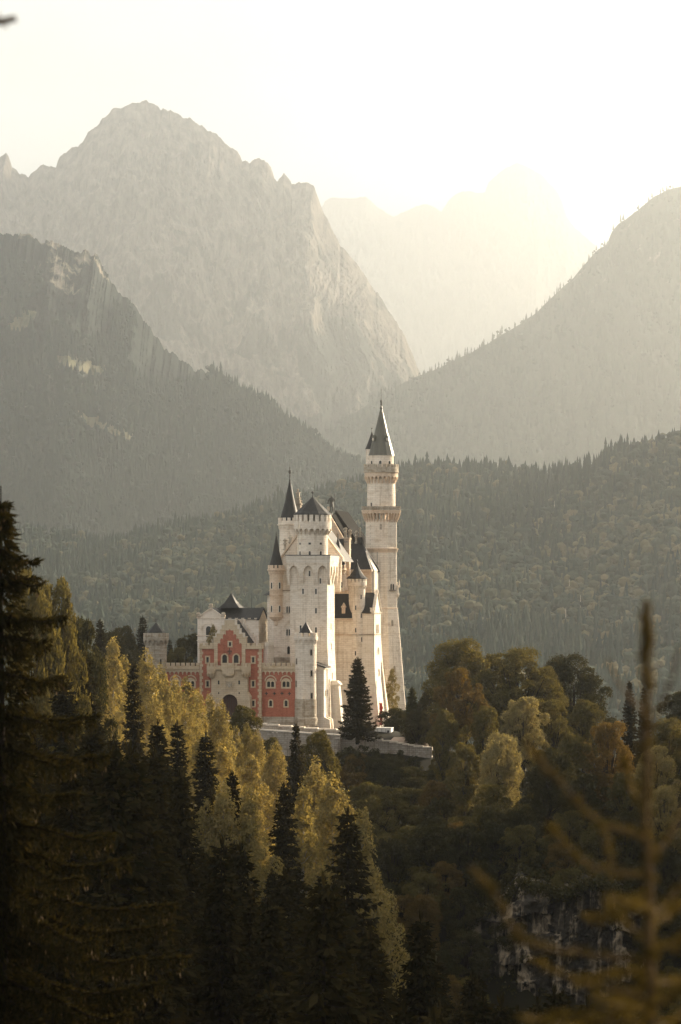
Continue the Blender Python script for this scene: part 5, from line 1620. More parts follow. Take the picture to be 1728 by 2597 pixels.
def spruce_mesh(seed, H=26.0, rad=4.0, gap=.62, dens=7.0, slen=.75, z0=.06, gaps=.0):
    g = np.random.default_rng(seed)
    wood = [tube([(0, 0, -1.5), (0, 0, H * .5), (0, 0, H)], [.33, .2, .02], 8)]
    pos, dr, LL, WW = [], [], [], []
    z = H * z0
    while z < H - .3:
        f = z / H
        nb = g.integers(5, 8)
        for k in range(nb):
            if g.random() < gaps: continue
            a = 2 * math.pi * (k + g.random() * .8) / nb
            L = rad * ((1 - f) ** .82) * g.uniform(.55, 1.25) + .18
            hd = np.array([math.cos(a), math.sin(a), 0])
            droop = .55 * (1 - f) + .02 - .5 * max(0, f - .8)
            s = np.linspace(0.06, 1, max(4, int(L * dens)))
            sp = np.array([0, 0, z + g.uniform(-.2, .2)]) + hd * (s * L)[:, None] + np.array([0, 0, 1.]) * (-droop * L * s * (1.15 - .75 * s * s))[:, None]
            if L > 1.0: wood.append(tube([tuple(sp[0]), tuple(sp[len(sp) // 2]), tuple(sp[-1])], [.05, .035, .012], 4))
            lat = np.array([-hd[1], hd[0], 0])
            for sg in (-1, 1):
                jit = g.normal(size=(len(s), 3)) * .22
                w = (1 - .6 * s) * (.5 + .5 * np.minimum(1, L / 2))
                d = lat * sg * w[:, None] * 1.0 + hd * .55 + np.array([0, 0, -.55]) * (.35 + s * .4)[:, None] + jit
                pos.append(sp + g.normal(size=sp.shape) * .05); dr.append(d)
                LL.append(slen * g.uniform(.6, 1.25, len(s)) * (.45 + .55 * min(1, L / 1.5))); WW.append(g.uniform(.10, .19, len(s)))
            d = np.array([0, 0, -1.0]) + hd * .25 + g.normal(size=(len(s), 3)) * .25          # hanging twigs
            pos.append(sp); dr.append(d); LL.append(slen * g.uniform(.4, 1.0, len(s)) * min(1, L / 2)); WW.append(g.uniform(.07, .14, len(s)))
            pos.append(sp[-1:]); dr.append(hd[None] + np.array([0, 0, .12])); LL.append(np.array([.6])); WW.append(np.array([.12]))
        z += gap * (1 - .45 * f) * g.uniform(.75, 1.25)
    pos.append(np.zeros((5, 3)) + np.array([0, 0, H - .5])); dr.append(np.array([[.12, 0, 1], [-.1, .05, 1], [0, .1, 1], [.3, .2, .8], [-.3, -.1, .8]])); LL.append(np.full(5, .9)); WW.append(np.full(5, .09))
    crown = leaves(np.concatenate(pos), np.concatenate(dr), np.concatenate(LL), np.concatenate(WW), g)
    return join(wood), crown

def clump_mesh(seed, H, rad, kind, leaf=.32, per=110, nl=None, low=.16):
    """leafy crown: limbs carry rounded lobes, each lobe a broken shell of leaves, with gaps between the lobes"""
    g = np.random.default_rng(seed)
    wood = []
    lobes = []
    if kind == 'birch':
        wood.append(tube([(0, 0, -1.5), (.1, 0, H * .5), (0, .1, H * .97)], [.2, .13, .02], 7))
        nl = nl or 44
        for i in range(nl):
            f = .12 + .85 * (i + g.random()) / nl
            prof = math.sin(math.pi * min(1, (f + .04) / 1.04)) ** .75 * (1.12 - .55 * f) * (1 + .25 * math.sin(i * 1.7 + seed))
            a = i * 2.4 + g.uniform(-.5, .5)
            q = rad * prof * g.uniform(.35, .95)
            c = np.array([q * math.cos(a), q * math.sin(a), H * f - .2 * q])
            lobes.append((c, rad * g.uniform(.18, .38) * (1.15 - .55 * f), 1.25))
            wood.append(tube([(0, 0, H * f - q * 1.2), tuple(c * [.5, .5, 1] - [0, 0, .35 * q]), tuple(c)], [.06, .04, .015], 4))
        lobes.append((np.array([0, 0, H * .97]), rad * .16, 2.2))
    else:
        th = H * low
        wood.append(tube([(0, 0, -1.5), (.15, .1, th), (0, 0, H * .75)], [.42, .3, .08], 8))
        nl = nl or 54
        lean = g.normal(size=2) * rad * .12
        for i in range(nl):
            f = (i + .5) / nl
            zz = 1 - 1.9 * f
            q = math.sqrt(max(0, 1 - zz * zz)) ** .8
            a = i * 2.4 + g.uniform(-.5, .5)
            k = g.uniform(.45, .98)
            wob = 1 + .30 * math.sin(3 * a + seed) + .16 * math.sin(5 * a + 2 * seed)
            c = np.array([rad * q * k * wob * math.cos(a) + lean[0] * zz, rad * q * k * wob * math.sin(a) + lean[1] * zz, th + (H - th) * (.5 + .5 * zz * (.82 + .18 * k)) - rad * .12 + g.normal() * .35])
            lobes.append((c, rad * g.uniform(.12, .32), .85))
            m = c * [.45, .45, 1]; m[2] = th + (c[2] - th) * .5
            wood.append(tube([(0, 0, th * g.uniform(.8, 1.2)), tuple(m), tuple(c)], [.16, .1, .03], 5))
    pos, dr, nm = [], [], []
    for c, r, el in lobes:
        n = int(per * (r / 1.4) ** 1.6 * 5 + 40)
        u = unit(g.normal(size=(n, 3)) + [0, 0, .35])
        # broken shell: leaves gather in tufts, bare patches between
        tuft = unit(g.normal(size=(max(5, n // 28), 3)) + [0, 0, .3])
        near = tuft[g.integers(0, len(tuft), n)]
        u = unit(near * .8 + u * .42)
        rr = r * g.uniform(.72, 1.12, (n, 1)) * (1 + .25 * (g.random((n, 1)) > .9))
        pos.append(c + u * rr * [1, 1, el])
        nrm = unit(u + g.normal(size=(n, 3)) * .45 + [0, 0, .15])
        d = np.cross(nrm, g.normal(size=(n, 3))) + u * .35 + [0, 0, -.5 if kind == 'birch' else -.1]
        dr.append(d); nm.append(nrm)
    pos, dr, nm = np.concatenate(pos), np.concatenate(dr), np.concatenate(nm)
    n = len(pos)
    return join(wood), leaves(pos, dr, leaf * g.uniform(.7, 1.35, n), leaf * g.uniform(.28, .45, n), g, nm)

PROTO = {}
def proto(kind, var):
    k = (kind, var)
    if k in PROTO: return PROTO[k]
    s = hash(kind) % 1 + var * 13 + len(kind) * 101
    if kind == 'spruce':
        w, c = spruce_mesh(s, 26, (3.6, 4.3, 3.1, 4.8)[var], gaps=(.05, .12, .05, .2)[var]); H, mats = 26, ('bark', 'needle')
    elif kind == 'young_spruce':
        w, c = spruce_mesh(s, 15, (3.2, 2.4)[var % 2], gap=.34, dens=8, slen=.6, z0=.03); H, mats = 15, ('bark', 'needle_green')
    elif kind == 'birch':
        w, c = clump_mesh(s, 18, (3.3, 4.0, 2.9, 3.6, 5.0, 4.6)[var], 'birch', .23, 135); H, mats = 18, ('bark_pale', 'birch_leaf')
    elif kind == 'broadleaf':
        w, c = clump_mesh(s, 18, (6.6, 5.6, 6.0, 5.0)[var], 'broad', .30, 145); H, mats = 18, ('bark', 'broad_leaf')
    else:
        w, c = clump_mesh(s, 6, (3.4, 2.6)[var % 2], 'broad', .36, 80, 16, .02); H, mats = 6, ('bark', 'dark_leaf')
    PROTO[k] = (mesh_np('trunk', w[0], w[1], M[mats[0]], True), mesh_np('crown', c[0], c[1], M[mats[1]]), H)
    return PROTO[k]

TREES = []
def tree(kind, px, py, Y, label, var=None, leaf=None, wide=1.0, group=None, height=None, name=None):
    """a tree whose top shows at px, py when it stands at distance Y; it is rooted in the terrain there"""
    var = R.randrange({'young_spruce': 2, 'shrub': 2, 'birch': 6}.get(kind, 4)) if var is None else var
    x, _, zt = P(px, py, Y)
    zb = float(terr(x, Y)[0])
    tm, cm, H = proto(kind, var)
    h = max(height or 0, zt - zb) if height is None else height
    if h < 3: h = 3
    if height: zb = zt - h
    s = h / H
    e = empty(name or {'spruce': 'spruce_tree', 'young_spruce': 'young_spruce_tree', 'birch': 'birch_tree', 'broadleaf': 'broadleaf_tree', 'shrub': 'shrub'}[kind], (x, Y, zb), label, 'shrub' if kind == 'shrub' else 'tree', group, R.random() * 6.28)
    lat = min(max(s, .75), 1.35) * wide
    e.scale = (lat, lat, s)
    t = link('trunk', tm, e)
    c = link('crown', cm, e)
    if leaf:
        c.material_slots[0].link = 'OBJECT'
        c.material_slots[0].material = M[leaf]
    TREES.append((kind, px, py, Y, h))
    return e

GB = 'golden birches in front of the gatehouse'
# golden birches climbing towards the gatehouse
for px, py, Y, wd, lab in (
    (286, 1637, 430, .9, 'tall golden birch standing apart, left of the mottled grey gate tower'),
    (314, 1682, 440, .8, 'short golden birch beside the tallest lone birch left of the grey tower'),
    (372, 1682, 470, .9, 'golden birch directly below the mottled grey gate tower'),
    (408, 1712, 490, .9, 'golden birch covering the foot of the grey gate tower at its right edge'),
    (442, 1741, 500, .8, 'slim golden birch under the first twin window of the half hidden brick wall'),
    (473, 1730, 505, 1.1, 'broad golden birch rising highest against the half hidden brick wall'),
    (503, 1762, 510, .9, 'golden birch below the corner quoins where brick wall meets gatehouse'),
    (533, 1777, 515, .9, 'golden birch whose tip reaches the left portal buttress'),
    (560, 1800, 500, .9, 'golden birch below the left side of the gateway'),
    (598, 1850, 520, .9, 'golden birch below the right side of the gateway'),
    (626, 1850, 525, .8, 'slender golden birch below the right portal buttress'),
    (652, 1868, 520, 1.0, 'golden birch against the left end of the retaining wall'),
    (700, 1905, 500, 1.0, 'golden birch below the drain stones of the retaining wall'),
    (560, 1890, 440, 1.1, 'golden birch low on the slope, second row below the gateway'),
    (510, 1880, 430, 1.1, 'golden birch in the second row below the brick wall corner'),
    (640, 1930, 450, 1.1, 'golden birch in the second row below the retaining wall end'),
    (800, 1962, 430, 1.1, 'bright golden birch beside the tall spruce below the wall pier'),
    (845, 2000, 420, 1.1, 'round-topped golden birch on the right edge of the birch slope'),
    (770, 2010, 400, 1.0, 'golden birch behind the branches of the tall dark spruce'),
    (918, 2085, 330, .9, 'golden birch half hidden behind the big lone spruce tip'),
    (633, 2032, 330, .8, 'golden birch tip glowing among the dark spruces, right of its twin'),
    (567, 2020, 330, .8, 'golden birch tip glowing among the dark spruces, left of its twin'),
    (520, 2040, 330, .8, 'dim golden birch tip at the edge of the dark spruces')):
    tree('birch', px, py, Y, lab, wide=wd, group=GB)
tree('birch', 995, 1700, 640, 'pale golden birch behind the foot of the tallest tower', leaf='birch_leaf', height=14)
tree('broadleaf', 615, 1790, 535, 'olive broadleaf tree growing right in front of the arched gateway', var=3, height=15, wide=.75)
tree('broadleaf', 685, 1868, 545, 'dull green broadleaf tree at the foot of the retaining wall left of the spruces', var=1, height=11, wide=.6)
# trees on the left shoulder
tree('broadleaf', 80, 1430, 330, 'tall bronze-green broadleaf tree filling the left edge behind the drooping spruce', var=1, leaf='broad_leaf', wide=.5)
tree('broadleaf', 140, 1470, 350, 'bronze-green broadleaf tree with a rounded sunlit right flank on the left shoulder', var=3, leaf='broad_leaf', wide=.5)
tree('broadleaf', 182, 1558, 390, 'dark broadleaf tree with a thin golden right edge above the left slope', var=1, leaf='dark_leaf', wide=.65)
tree('spruce', 254, 1572, 560, 'dark spruce top left of the round dark crown beside the grey tower', var=2, height=22)
tree('broadleaf', 312, 1588, 600, 'dark round broadleaf crown left of the grey gate tower', var=3, leaf='dark_leaf', height=19, wide=.7)
tree('broadleaf', 275, 1610, 590, 'dark broadleaf crown below the lone spruce top on the left skyline', var=2, leaf='dark_leaf', height=18)
tree('spruce', 362, 1563, 645, 'dark spruce top peeping just above the grey gate tower roof', var=0, height=22)
tree('broadleaf', 482, 1607, 640, 'dark broadleaf tree behind the battlements of the half hidden brick wall', var=3, leaf='dark_leaf', height=15)
tree('broadleaf', 450, 1640, 632, 'small olive tree behind the battlements next to the grey tower', var=1, height=10, wide=.6)
tree('spruce', 431, 1622, 640, 'small dark spruce behind the grey gate tower', var=2, height=13, wide=.7)
tree('birch', 541, 1590, 613, 'small golden tree in front of the white gabled house', var=1, height=9, wide=.75)
# dark spruces of the left slope that can be told apart
for px, py, Y, v, lab in (
    (338, 1680, 400, 2, 'big dark spruce left of the birch below the grey tower'),
    (215, 1660, 360, 0, 'dark spruce under the golden-edged broadleaf on the left shoulder'),
    (160, 1720, 300, 3, 'dark spruce behind the tips of the drooping foreground spruce'),
    (450, 1832, 380, 2, 'dark spruce before the broad birch of the half hidden brick wall'),
    (522, 1862, 390, 0, 'dark spruce between the birches below the left portal buttress'),
    (400, 1830, 340, 1, 'dark spruce left of the dark spruce in front of the broad birch'),
    (590, 1960, 360, 2, 'dark spruce in the shaded gap below the gateway birches'),
    (720, 1990, 380, 0, 'dark spruce left of the tall spruce on the birch slope'),
    (751, 1836, 470, 0, 'tall dark spruce standing against the retaining wall'),
    (882, 2055, 270, 3, 'big lone dark spruce with layered boughs at the tip of the slope'),
    (1068, 2322, 190, 1, 'dark pointed spruce low in the gorge at the end of the slope'),
    (1215, 2480, 230, 2, 'small rusty-tipped spruce in front of the rocky crag')):
    tree('spruce', px, py, Y, lab, v, wide=.72 if px in (338, 254, 751) else 1.0)
tree('broadleaf', 811, 1853, 500, 'dark olive tree in front of the wall pier', var=3, height=17, wide=.62, leaf='broad_leaf')
for px, py, Y, lab in ((907, 1668, 584, 'dense dark spruce standing before the sunlit houses between keep and tall tower'),):
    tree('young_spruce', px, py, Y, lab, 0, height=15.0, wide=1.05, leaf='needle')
tree('young_spruce', 1046, 1744, 600, 'small dark spruce right of the foot of the tallest tower', 1, height=9)
# dark mass of spruces filling the lower left
r = random.Random(31)
placed = []
def top_line(px):    # photo row above which the lower spruce tops must not rise
    return float(np.interp(px, [0, 250, 450, 600, 750, 880, 1000, 1100, 1250, 1350], [1720, 1800, 1950, 2120, 2180, 2230, 2340, 2420, 2480, 2500]))
tries = 0
while len(placed) < 110 and tries < 8000:
    tries += 1
    Y = r.uniform(120, 390)
    px = r.uniform(-60, 1740)
    x = (px - CXP) * Y / FPX
    h = r.uniform(19, 29)
    zb = float(terr(x, Y)[0])
    py = HOR - (zb + h) * FPX / Y
    if py < top_line(px) or py > 2640: continue
    if any((a - x) ** 2 + ((b - Y) * .7) ** 2 < 2.6 ** 2 for a, b in placed): continue
    placed.append((x, Y))
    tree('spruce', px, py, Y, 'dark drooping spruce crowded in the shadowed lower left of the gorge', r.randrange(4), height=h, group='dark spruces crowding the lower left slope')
# right-hand hill: sunlit broadleaf trees
for px, py, Y, v, lf, ht, wd, lab in (
    (1180, 1630, 585, 0, 'broad_leaf', 19, 1.0, 'great olive broadleaf tree, leftmost and highest of the hilltop crowns'),
    (1250, 1655, 590, 1, 'broad_leaf', 18, .9, 'olive broadleaf tree between the two great hilltop crowns'),
    (1315, 1652, 580, 2, 'broad_leaf', 20, 1.05, 'great olive broadleaf tree in the middle of the hilltop crowns'),
    (1382, 1690, 585, 3, 'broad_leaf', 16, .9, 'golden-edged broadleaf tree against the round dark crown on the hilltop'),
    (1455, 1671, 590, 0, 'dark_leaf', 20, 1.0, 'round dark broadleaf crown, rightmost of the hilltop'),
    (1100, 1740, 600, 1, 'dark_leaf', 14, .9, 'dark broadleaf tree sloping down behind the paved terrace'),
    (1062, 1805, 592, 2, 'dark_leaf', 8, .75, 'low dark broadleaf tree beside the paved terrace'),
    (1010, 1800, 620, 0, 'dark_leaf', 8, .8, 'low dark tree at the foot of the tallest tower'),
    (1165, 1702, 562, 2, 'rust_leaf', 15, .8, 'rust-tinged broadleaf tree below the great leftmost hilltop crown'),
    (1225, 1792, 545, 3, 'broad_leaf', 15, .8, 'olive tree left of the pale cream-leaved crown'),
    (1327, 1764, 540, 1, 'pale_leaf', 15, .85, 'pale cream-leaved broadleaf crown glowing in the middle of the right hill'),
    (1400, 1780, 548, 2, 'broad_leaf', 15, .8, 'olive broadleaf tree just right of the pale cream-leaved crown'),
    (1480, 1775, 560, 3, 'broad_leaf', 14, .9, 'olive broadleaf tree under the round dark hilltop crown'),
    (1125, 1800, 540, 3, 'broad_leaf', 14, .6, 'slim broadleaf tree nearest to the paved terrace'),
    (1180, 1880, 520, 1, 'broad_leaf', 13, .7, 'golden-edged tree below the terrace end, left of its larger neighbour'),
    (1262, 1868, 515, 0, 'pale_leaf', 15, .72, 'large pale-gold broadleaf tree below the olive trees of the right hill'),
    (1450, 1862, 515, 3, 'broad_leaf', 12, .8, 'small golden tree below the olive trees under the round dark crown'),
    (1540, 1838, 520, 2, 'rust_leaf', 16, .85, 'orange-brown broadleaf tree left of the thin foreground stem'),
    (1660, 1888, 500, 1, 'birch_leaf', 15, .8, 'bright olive tree just right of the thin foreground stem'),
    (1705, 1830, 540, 0, 'broad_leaf', 15, .8, 'olive broadleaf tree at the right edge of the picture, below the black-green crown'),
    (1735, 1752, 580, 3, 'dark_leaf', 16, 1.0, 'black-green broadleaf crown cut off by the right edge'),
    (1245, 1995, 495, 2, 'broad_leaf', 11, .75, 'dim golden tree below the large pale-gold one'),
    (1390, 1905, 500, 0, 'dark_leaf', 13, .8, 'dark tree in the hollow below the pale cream crown'),
    (1590, 1960, 490, 3, 'broad_leaf', 12, .8, 'olive tree behind the lower part of the foreground stem'),
    (1690, 2000, 480, 2, 'birch_leaf', 12, .8, 'golden tree low on the right edge behind the blurred sapling'),
    (1480, 1960, 490, 1, 'dark_leaf', 11, .8, 'dark tree left of the foreground stem, above the cliff')):
    tree('broadleaf', px, py, Y, lab, v, lf, wd, 'broadleaf trees of the right hill', ht)
tree('spruce', 1597, 1728, 560, 'dark spruce left of the foreground stem on the right hill', 0, height=20, wide=.9)
tree('spruce', 1634, 1742, 566, 'dark spruce directly behind the foreground stem on the right hill', 2, height=19, wide=.9)
# shaded slope under the wall: crowns one cannot tell apart in the gloom
r = random.Random(77)
placed, tries = [], 0
while len(placed) < 190 and tries < 16000:
    tries += 1
    Y = r.uniform(405, 572)
    px = r.uniform(770, 1740)
    x = (px - CXP) * Y / FPX
    zb = float(terr(x, Y)[0])
    h = r.uniform(6, 13)
    py = HOR - (zb + h) * FPX / Y
    lim = float(np.interp(px, [770, 850, 900, 1000, 1120, 1250, 1400, 1740], [1985, 1930, 1905, 1915, 1935, 2010, 2000, 2020]))
    if py < lim or py > 2600: continue
    if any((a - x) ** 2 + ((b - Y) * .5) ** 2 < 3.2 ** 2 for a, b in placed): continue
    if 1190 < px < 1640 and 2150 < py and Y < 466: continue
    placed.append((x, Y))
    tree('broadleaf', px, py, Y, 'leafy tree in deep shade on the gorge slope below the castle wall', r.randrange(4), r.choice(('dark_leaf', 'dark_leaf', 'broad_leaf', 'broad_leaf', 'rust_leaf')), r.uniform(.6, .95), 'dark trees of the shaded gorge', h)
for px, py, Y, lab in ((886, 1893, 568, 'dark bushy shrub left below the stepped wall'), (940, 1892, 569, 'dark bushy shrub in the middle below the stepped wall'), (1000, 1905, 568, 'dark bushy shrub below the paved terrace'), (1050, 1915, 566, 'dark bushy shrub at the right end of the stepped wall')):
    tree('shrub', px, py, Y, lab, height=4.5, group='shrubs below the retaining wall')

# low growth that hides the soil between the trees
g = np.random.default_rng(19)
x, y = g.uniform(-80, 95, 5200), g.uniform(150, 590, 5200)
ok = (np.abs(x) < y * .128 + 6) & ~((np.abs(x + 12) < 32) & (y > 583))
x, y = x[ok], y[ok]
zt = terr(x, y)
cl = bpy.data.objects['cliff'].data
cv = np.empty(len(cl.vertices) * 3, np.float32); cl.vertices.foreach_get('co', cv); cv = cv.reshape(91, -1, 3)
top = np.concatenate([cv[-1], cv[-2], cv[-3][::2], cv[g.integers(40, 85, 12), g.integers(0, cv.shape[1], 12)]])
x, y, zt = np.r_[x, top[:, 0]], np.r_[y, top[:, 1]], np.r_[zt, top[:, 2]]
k = 34
u = unit(g.normal(size=(len(x) * k, 3)) + [0, 0, .6])
rr = np.repeat(g.uniform(.6, 1.9, len(x)), k)[:, None]
pos = np.repeat(np.c_[x, y, zt], k, 0) + u * rr * g.uniform(.6, 1.1, (len(u), 1)) * [1, 1, .8]
nm = unit(u + g.normal(size=u.shape) * .5)
V, F = leaves(pos, np.cross(nm, g.normal(size=u.shape)) + u * .4, g.uniform(.3, .6, len(u)), g.uniform(.1, .22, len(u)), g, nm)
tag(link('undergrowth', mesh_np('undergrowth', V, F, M['dark_leaf'])), 'dark leafy undergrowth covering the slopes between the trees', 'undergrowth', kind='stuff')

# ------------------------------------------------------------------ the near spruce at the left edge
def near_spruce():
    g = np.random.default_rng(3)
    Y = 60.0
    x, _, zt = P(2, 1232, Y)
    zb = float(terr(x, Y)[0])
    H = zt - zb
    e = empty('spruce_tree', (x, Y, zb), 'near drooping spruce along the left edge, its heavy boughs hung with brown-tipped twigs', 'tree')
    wood = [tube([(0, 0, -1), (0, 0, H * .5), (0, 0, H)], [.34, .2, .012], 10)]
    pos, dr, LL, WW = [], [], [], []
    tip_p, tip_d, tip_L = [], [], []
    z = H - 14.5
    while z < H - .25:
        dn = H - z                         # metres below the tip
        nb = 5 if dn > 1 else 4
        for k in range(nb):
            a = 2 * math.pi * (k + g.random() * .7) / nb
            L = (.28 + .38 * dn) * g.uniform(.65, 1.08) * (1 if dn > 1.2 else .8)
            L = min(L, 3.6)
            hd = np.array([math.cos(a), math.sin(a), 0])
            lat = np.array([-hd[1], hd[0], 0])
            n = max(8, int(L * 34))
            s = np.linspace(.04, 1, n)
            bend = g.uniform(-.12, .12)
            droop = min(.30, .04 + .05 * dn)
            sp = np.array([0, 0, z + g.uniform(-.12, .12)]) + hd * (s * L)[:, None] + lat * (bend * L * s * s)[:, None] + np.array([0, 0, 1.]) * (L * (-droop * s + .55 * droop * s ** 3) + .06 * np.sin(s * 9 + k) * L * .3)[:, None]
            wood.append(tube([tuple(q) for q in sp[::max(1, n // 7)]] + [tuple(sp[-1])], list(np.linspace(.02 + .005 * L, .004, len(sp[::max(1, n // 7)]) + 1)), 5))
            # upright and sideways foliage on the bough, then hanging curtains
            for rep in range(5):
                d = lat * g.uniform(-1, 1, (n, 1)) + hd * .5 + np.array([0, 0, 1.]) * g.uniform(-.2, .5, (n, 1))
                pos.append(sp + g.normal(size=sp.shape) * .015); dr.append(d); LL.append(g.uniform(.08, .2, n)); WW.append(g.uniform(.012, .025, n))
            m = n
            hl = g.uniform(.08, .55, m) * (.35 + .65 * np.clip(L / 2.2, 0, 1)) * (1 - .45 * s)
            sway = lat * g.uniform(-.35, .35, (m, 1)) + hd * g.uniform(-.1, .35, (m, 1))
            st = sp + lat * g.normal(size=(m, 1)) * .10 * min(1, L)
            for q in range(6):
                f0 = q / 6
                c = st + (sway * f0 ** .5 * .35 + np.array([0, 0, -1.])) * (hl * f0)[:, None]
                for rep in range(2):
                    d = np.array([0, 0, -1.]) + sway * .5 + g.normal(size=(m, 3)) * .45
                    pos.append(c); dr.append(d); LL.append(hl / 6 * 1.9 + .03); WW.append(g.uniform(.010, .022, m))
            sel = g.random(m) < .10 + .25 * (s > .85)
            tip_p.append((st + (sway * .35 + np.array([0, 0, -1.])) * hl[:, None])[sel]); tip_d.append((np.array([0, 0, -1.]) + sway)[sel]); tip_L.append(g.uniform(.06, .13, sel.sum()))
        z += g.uniform(.42, .78) if dn > 1.2 else .28
    n = 7000
    zz, an = H - 14.5 + 14 * g.random(n), 6.283 * g.random(n)
    ra = g.uniform(.12, .55, n) * np.clip((H - zz) / 3, .15, 1)
    pos.append(np.c_[ra * np.cos(an), ra * np.sin(an), zz]); dr.append(np.c_[np.cos(an), np.sin(an), g.uniform(-1.2, .1, n)]); LL.append(g.uniform(.12, .35, n)); WW.append(g.uniform(.02, .045, n))
    V, F = join(wood)
    link('trunk', mesh_np('trunk', V, F, M['bark'], True), e)
    V, F = leaves(np.concatenate(pos), np.concatenate(dr), np.concatenate(LL), np.concatenate(WW), g)
    link('crown', mesh_np('crown', V, F, M['needle']), e)
    V, F = leaves(np.concatenate(tip_p), np.concatenate(tip_d), np.concatenate(tip_L), .022, g)
    link('brown_tips', mesh_np('brown_tips', V, F, M['twig']), e)
    # the lower trunk carries boughs too, hidden below the frame
near_spruce()

# ------------------------------------------------------------------ blurred sapling close to the camera, and a twig at the upper left
def sapling(name, label, stems, Y, base_px, zbase, cat='tree', dens=26, seed=4, r0=.011):
    g = np.random.default_rng(seed)
    pts = lambda L: [np.array(P(px, py, Y + dy)) for px, py, dy in L]
    o = np.array(P(base_px[0], base_px[1], Y))
    o[2] = zbase
    e = empty(name, tuple(o), label, cat)
    pos, dr = [], []
    for i, (nm, L, ra, rb, fol) in enumerate(stems):
        q = pts(L)
        if i == 0: q = [o - [0, 0, .3]] + q
        q2 = []
        for a, b in zip(q[:-1], q[1:]):
            for k in range(4): q2.append(a + (b - a) * k / 4 + g.normal(size=3) * .003)
        q2.append(q[-1])
        rr = list(np.linspace(ra, rb, len(q2)))
        V, F = tube([tuple(p - o) for p in q2], rr, 8)
        link(nm, mesh_np(nm, V, F, M['twig'], True), e)
        if fol:
            tot = sum(np.linalg.norm(b - a) for a, b in zip(q2[:-1], q2[1:]))
            for _ in range(int(tot * dens)):
                k = g.integers(0, len(q2) - 1)
                c = q2[k] + (q2[k + 1] - q2[k]) * g.random() - o
                n = 14
                ax = unit(g.normal(size=3) + [0, 0, .4])
                pos.append(np.repeat(c[None] + ax * rr[k], n, 0)); dr.append(ax + g.normal(size=(n, 3)) * .55)
    pos, dr = np.concatenate(pos), np.concatenate(dr)
    V, F = leaves(pos, dr, g.uniform(.016, .034, len(pos)), .0017, g)
    link('needles', mesh_np('needles', V, F, M['sprout']), e)
    return e
Ys = 11.0
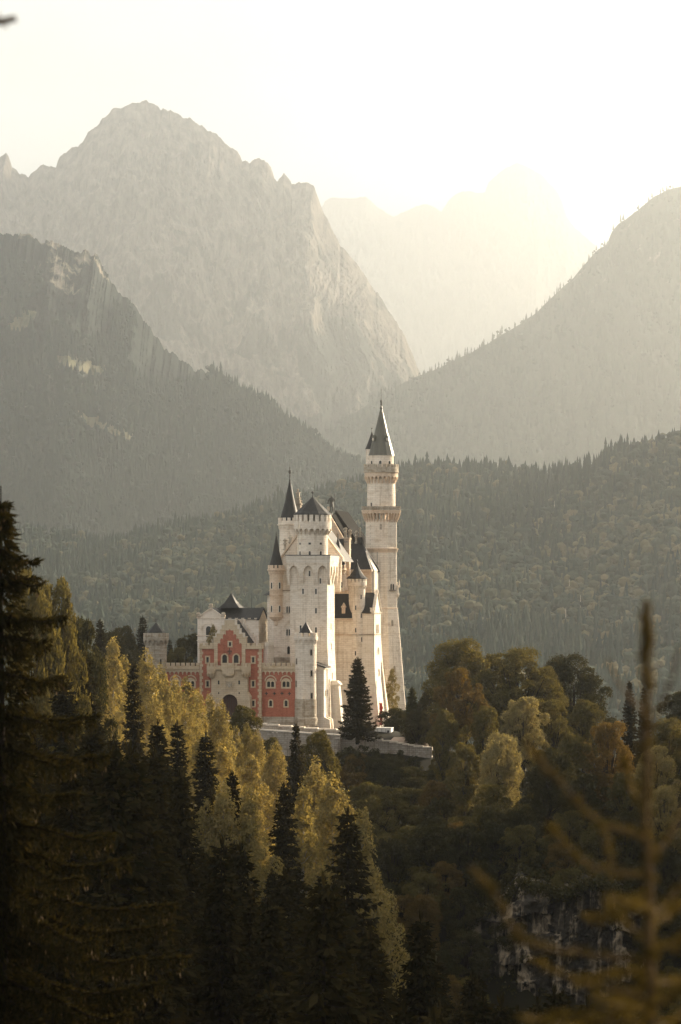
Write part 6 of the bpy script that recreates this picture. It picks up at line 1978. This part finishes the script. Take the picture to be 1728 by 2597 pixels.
sapling('larch_sapling', 'blurred brown larch sapling close in front, thin upright stem with arching twigs',
 [('stem', [(1662, 2800, 0), (1652, 2500, 0), (1645, 2200, 0), (1638, 1950, 0), (1640, 1750, 0), (1642, 1630, 0), (1638, 1528, 0)],   .017, .008, True),
  ('branch', [(1652, 1835, 0), (1625, 1800, .1), (1590, 1760, .2), (1560, 1715, .25), (1540, 1672, .3)], 0.0062, 0.0049, False),
  ('branch', [(1650, 1850, 0), (1680, 1790, -.1), (1700, 1740, -.15), (1722, 1640, -.2)], 0.0062, 0.0049, False),
  ('branch', [(1648, 2130, 0), (1590, 2110, -.1), (1530, 2095, -.2), (1470, 2045, -.3), (1420, 1985, -.4), (1370, 1930, -.5), (1330, 1882, -.55)], 0.0081, 0.0049, True),
  ('branch', [(1525, 2090, -.2), (1538, 2140, -.25), (1552, 2200, -.3)], 0.0062, 0.0042, True),
  ('branch', [(1645, 2225, 0), (1580, 2215, .1), (1500, 2200, .2), (1460, 2170, .3), (1420, 2130, .35), (1388, 2085, .4)], 0.0074, 0.0042, True),
  ('branch', [(1652, 2440, 0), (1560, 2430, -.1), (1450, 2415, -.2), (1380, 2405, -.3), (1330, 2385, -.35), (1285, 2320, -.4), (1230, 2240, -.45), (1190, 2195, -.5)], 0.0087, 0.0049, True),
  ('branch', [(1655, 2540, 0), (1580, 2520, .2), (1480, 2500, .4), (1400, 2460, .5), (1350, 2440, .6)], 0.0074, 0.0042, True),
  ('branch', [(1648, 2330, 0), (1690, 2290, .2), (1740, 2240, .3), (1790, 2170, .3)], 0.0074, 0.0042, True),
  ('branch', [(1648, 2180, 0), (1690, 2130, .1), (1730, 2060, .2), (1760, 1990, .2)], 0.0068, 0.0042, True),
  ('branch', [(1655, 2560, 0), (1700, 2530, -.3), (1770, 2470, -.4)], 0.0074, 0.0042, True),
  ('branch', [(1645, 2260, 0), (1600, 2300, .4), (1540, 2330, .6), (1480, 2330, .7)], 0.0062, 0.0042, True),
  ('branch', [(1650, 2480, 0), (1600, 2540, .4), (1530, 2590, .6), (1450, 2620, .7)], 0.0062, 0.0042, True),
  ('branch', [(1641, 2050, 0), (1605, 2010, .2), (1590, 1960, .3), (1580, 1920, .3)], 0.0056, 0.0042, True),
  ('branch', [(1652, 2380, 0), (1592, 2344, 0.3), (1532, 2290, 0.5)], .006, .003, True),
  ('branch', [(1652, 2420, 0), (1707, 2396, -0.4), (1762, 2360, -0.6)], .006, .003, True),
  ('branch', [(1652, 2460, 0), (1557, 2472, 0.6), (1462, 2490, 1.0)], .006, .003, True),
  ('branch', [(1652, 2500, 0), (1712, 2492, 0.5), (1772, 2480, 0.8)], .006, .003, True),
  ('branch', [(1652, 2570, 0), (1577, 2554, -0.5), (1502, 2530, -0.8)], .006, .003, True),
  ('branch', [(1652, 2600, 0), (1522, 2588, 0.4), (1392, 2570, 0.6)], .006, .003, True),
  ('branch', [(1652, 2620, 0), (1702, 2592, 0.3), (1752, 2550, 0.5)], .006, .003, True),
  ('branch', [(1652, 2640, 0), (1487, 2616, -0.6), (1322, 2580, -1.0)], .006, .003, True),
  ('branch', [(1652, 2660, 0), (1607, 2600, 0.5), (1562, 2510, 0.8)], .006, .003, True),
  ('branch', [(1652, 2300, 0), (1597, 2292, -0.5), (1542, 2280, -0.8)], .006, .003, True),
  ('branch', [(1652, 2350, 0), (1697, 2322, 0.4), (1742, 2280, 0.6)], .006, .003, True),
  ('branch', [(1652, 2540, 0), (1542, 2556, -0.2), (1432, 2580, -0.3)], .006, .003, True)],
 Ys, (1662, 2800), float(terr((1662 - CXP) * Ys / FPX, Ys)[0]), dens=80)
Yt = 13.0
sapling('larch_sapling', 'blurred twig poking in at the top left corner',
 [('stem', [(-420, 2300, 0), (-400, 1500, 0), (-380, 900, 0), (-360, 300, 0), (-350, -150, 0)], .045, .012, False),
  ('branch', [(-372, 330, 0), (-250, 170, 0), (-120, 90, 0), (-40, 60, 0), (40, 46, 0)], .022, .014, True),
  ('branch', [(-385, 900, 0), (-300, 820, .3), (-200, 760, .5)], .018, .006, True),
  ('branch', [(-390, 1200, 0), (-520, 1120, .3), (-620, 1060, .4)], .018, .006, True),
  ('branch', [(-360, 300, 0), (-480, 180, .3), (-570, 100, .4)], .016, .006, True)],
 Yt, (-420, 2600), float(terr((-420 - CXP) * Yt / FPX, Yt)[0]), dens=30, seed=9)
for k in TREES[:0]: print(k)

# ------------------------------------------------------------------ the air
HX0, HX1, HY0, HY1, HZ0, HZ1 = -4200.0, 4200.0, -300.0, 29000.0, -145.0, 3800.0
hv = [(x, y, z) for x in (HX0, HX1) for y in (HY0, HY1) for z in (HZ0, HZ1)]
hm = bpy.data.materials.new('haze_air')
hm.use_nodes = True
t = hm.node_tree
t.nodes.remove(t.nodes['Principled BSDF'])
pv = t.nodes.new('ShaderNodeVolumePrincipled')
pv.inputs['Color'].default_value = (.90, .94, .955, 1)
pv.inputs['Density'].default_value = 0.000076
pv.inputs['Anisotropy'].default_value = 0.85
t.links.new(pv.outputs[0], t.nodes['Material Output'].inputs['Volume'])
tag(link('haze', mesh_np('haze', hv, [(0, 1, 3, 2), (4, 6, 7, 5), (0, 4, 5, 1), (2, 3, 7, 6), (0, 2, 6, 4), (1, 5, 7, 3)], hm)),
    'warm evening haze filling the valley', 'haze', kind='stuff')
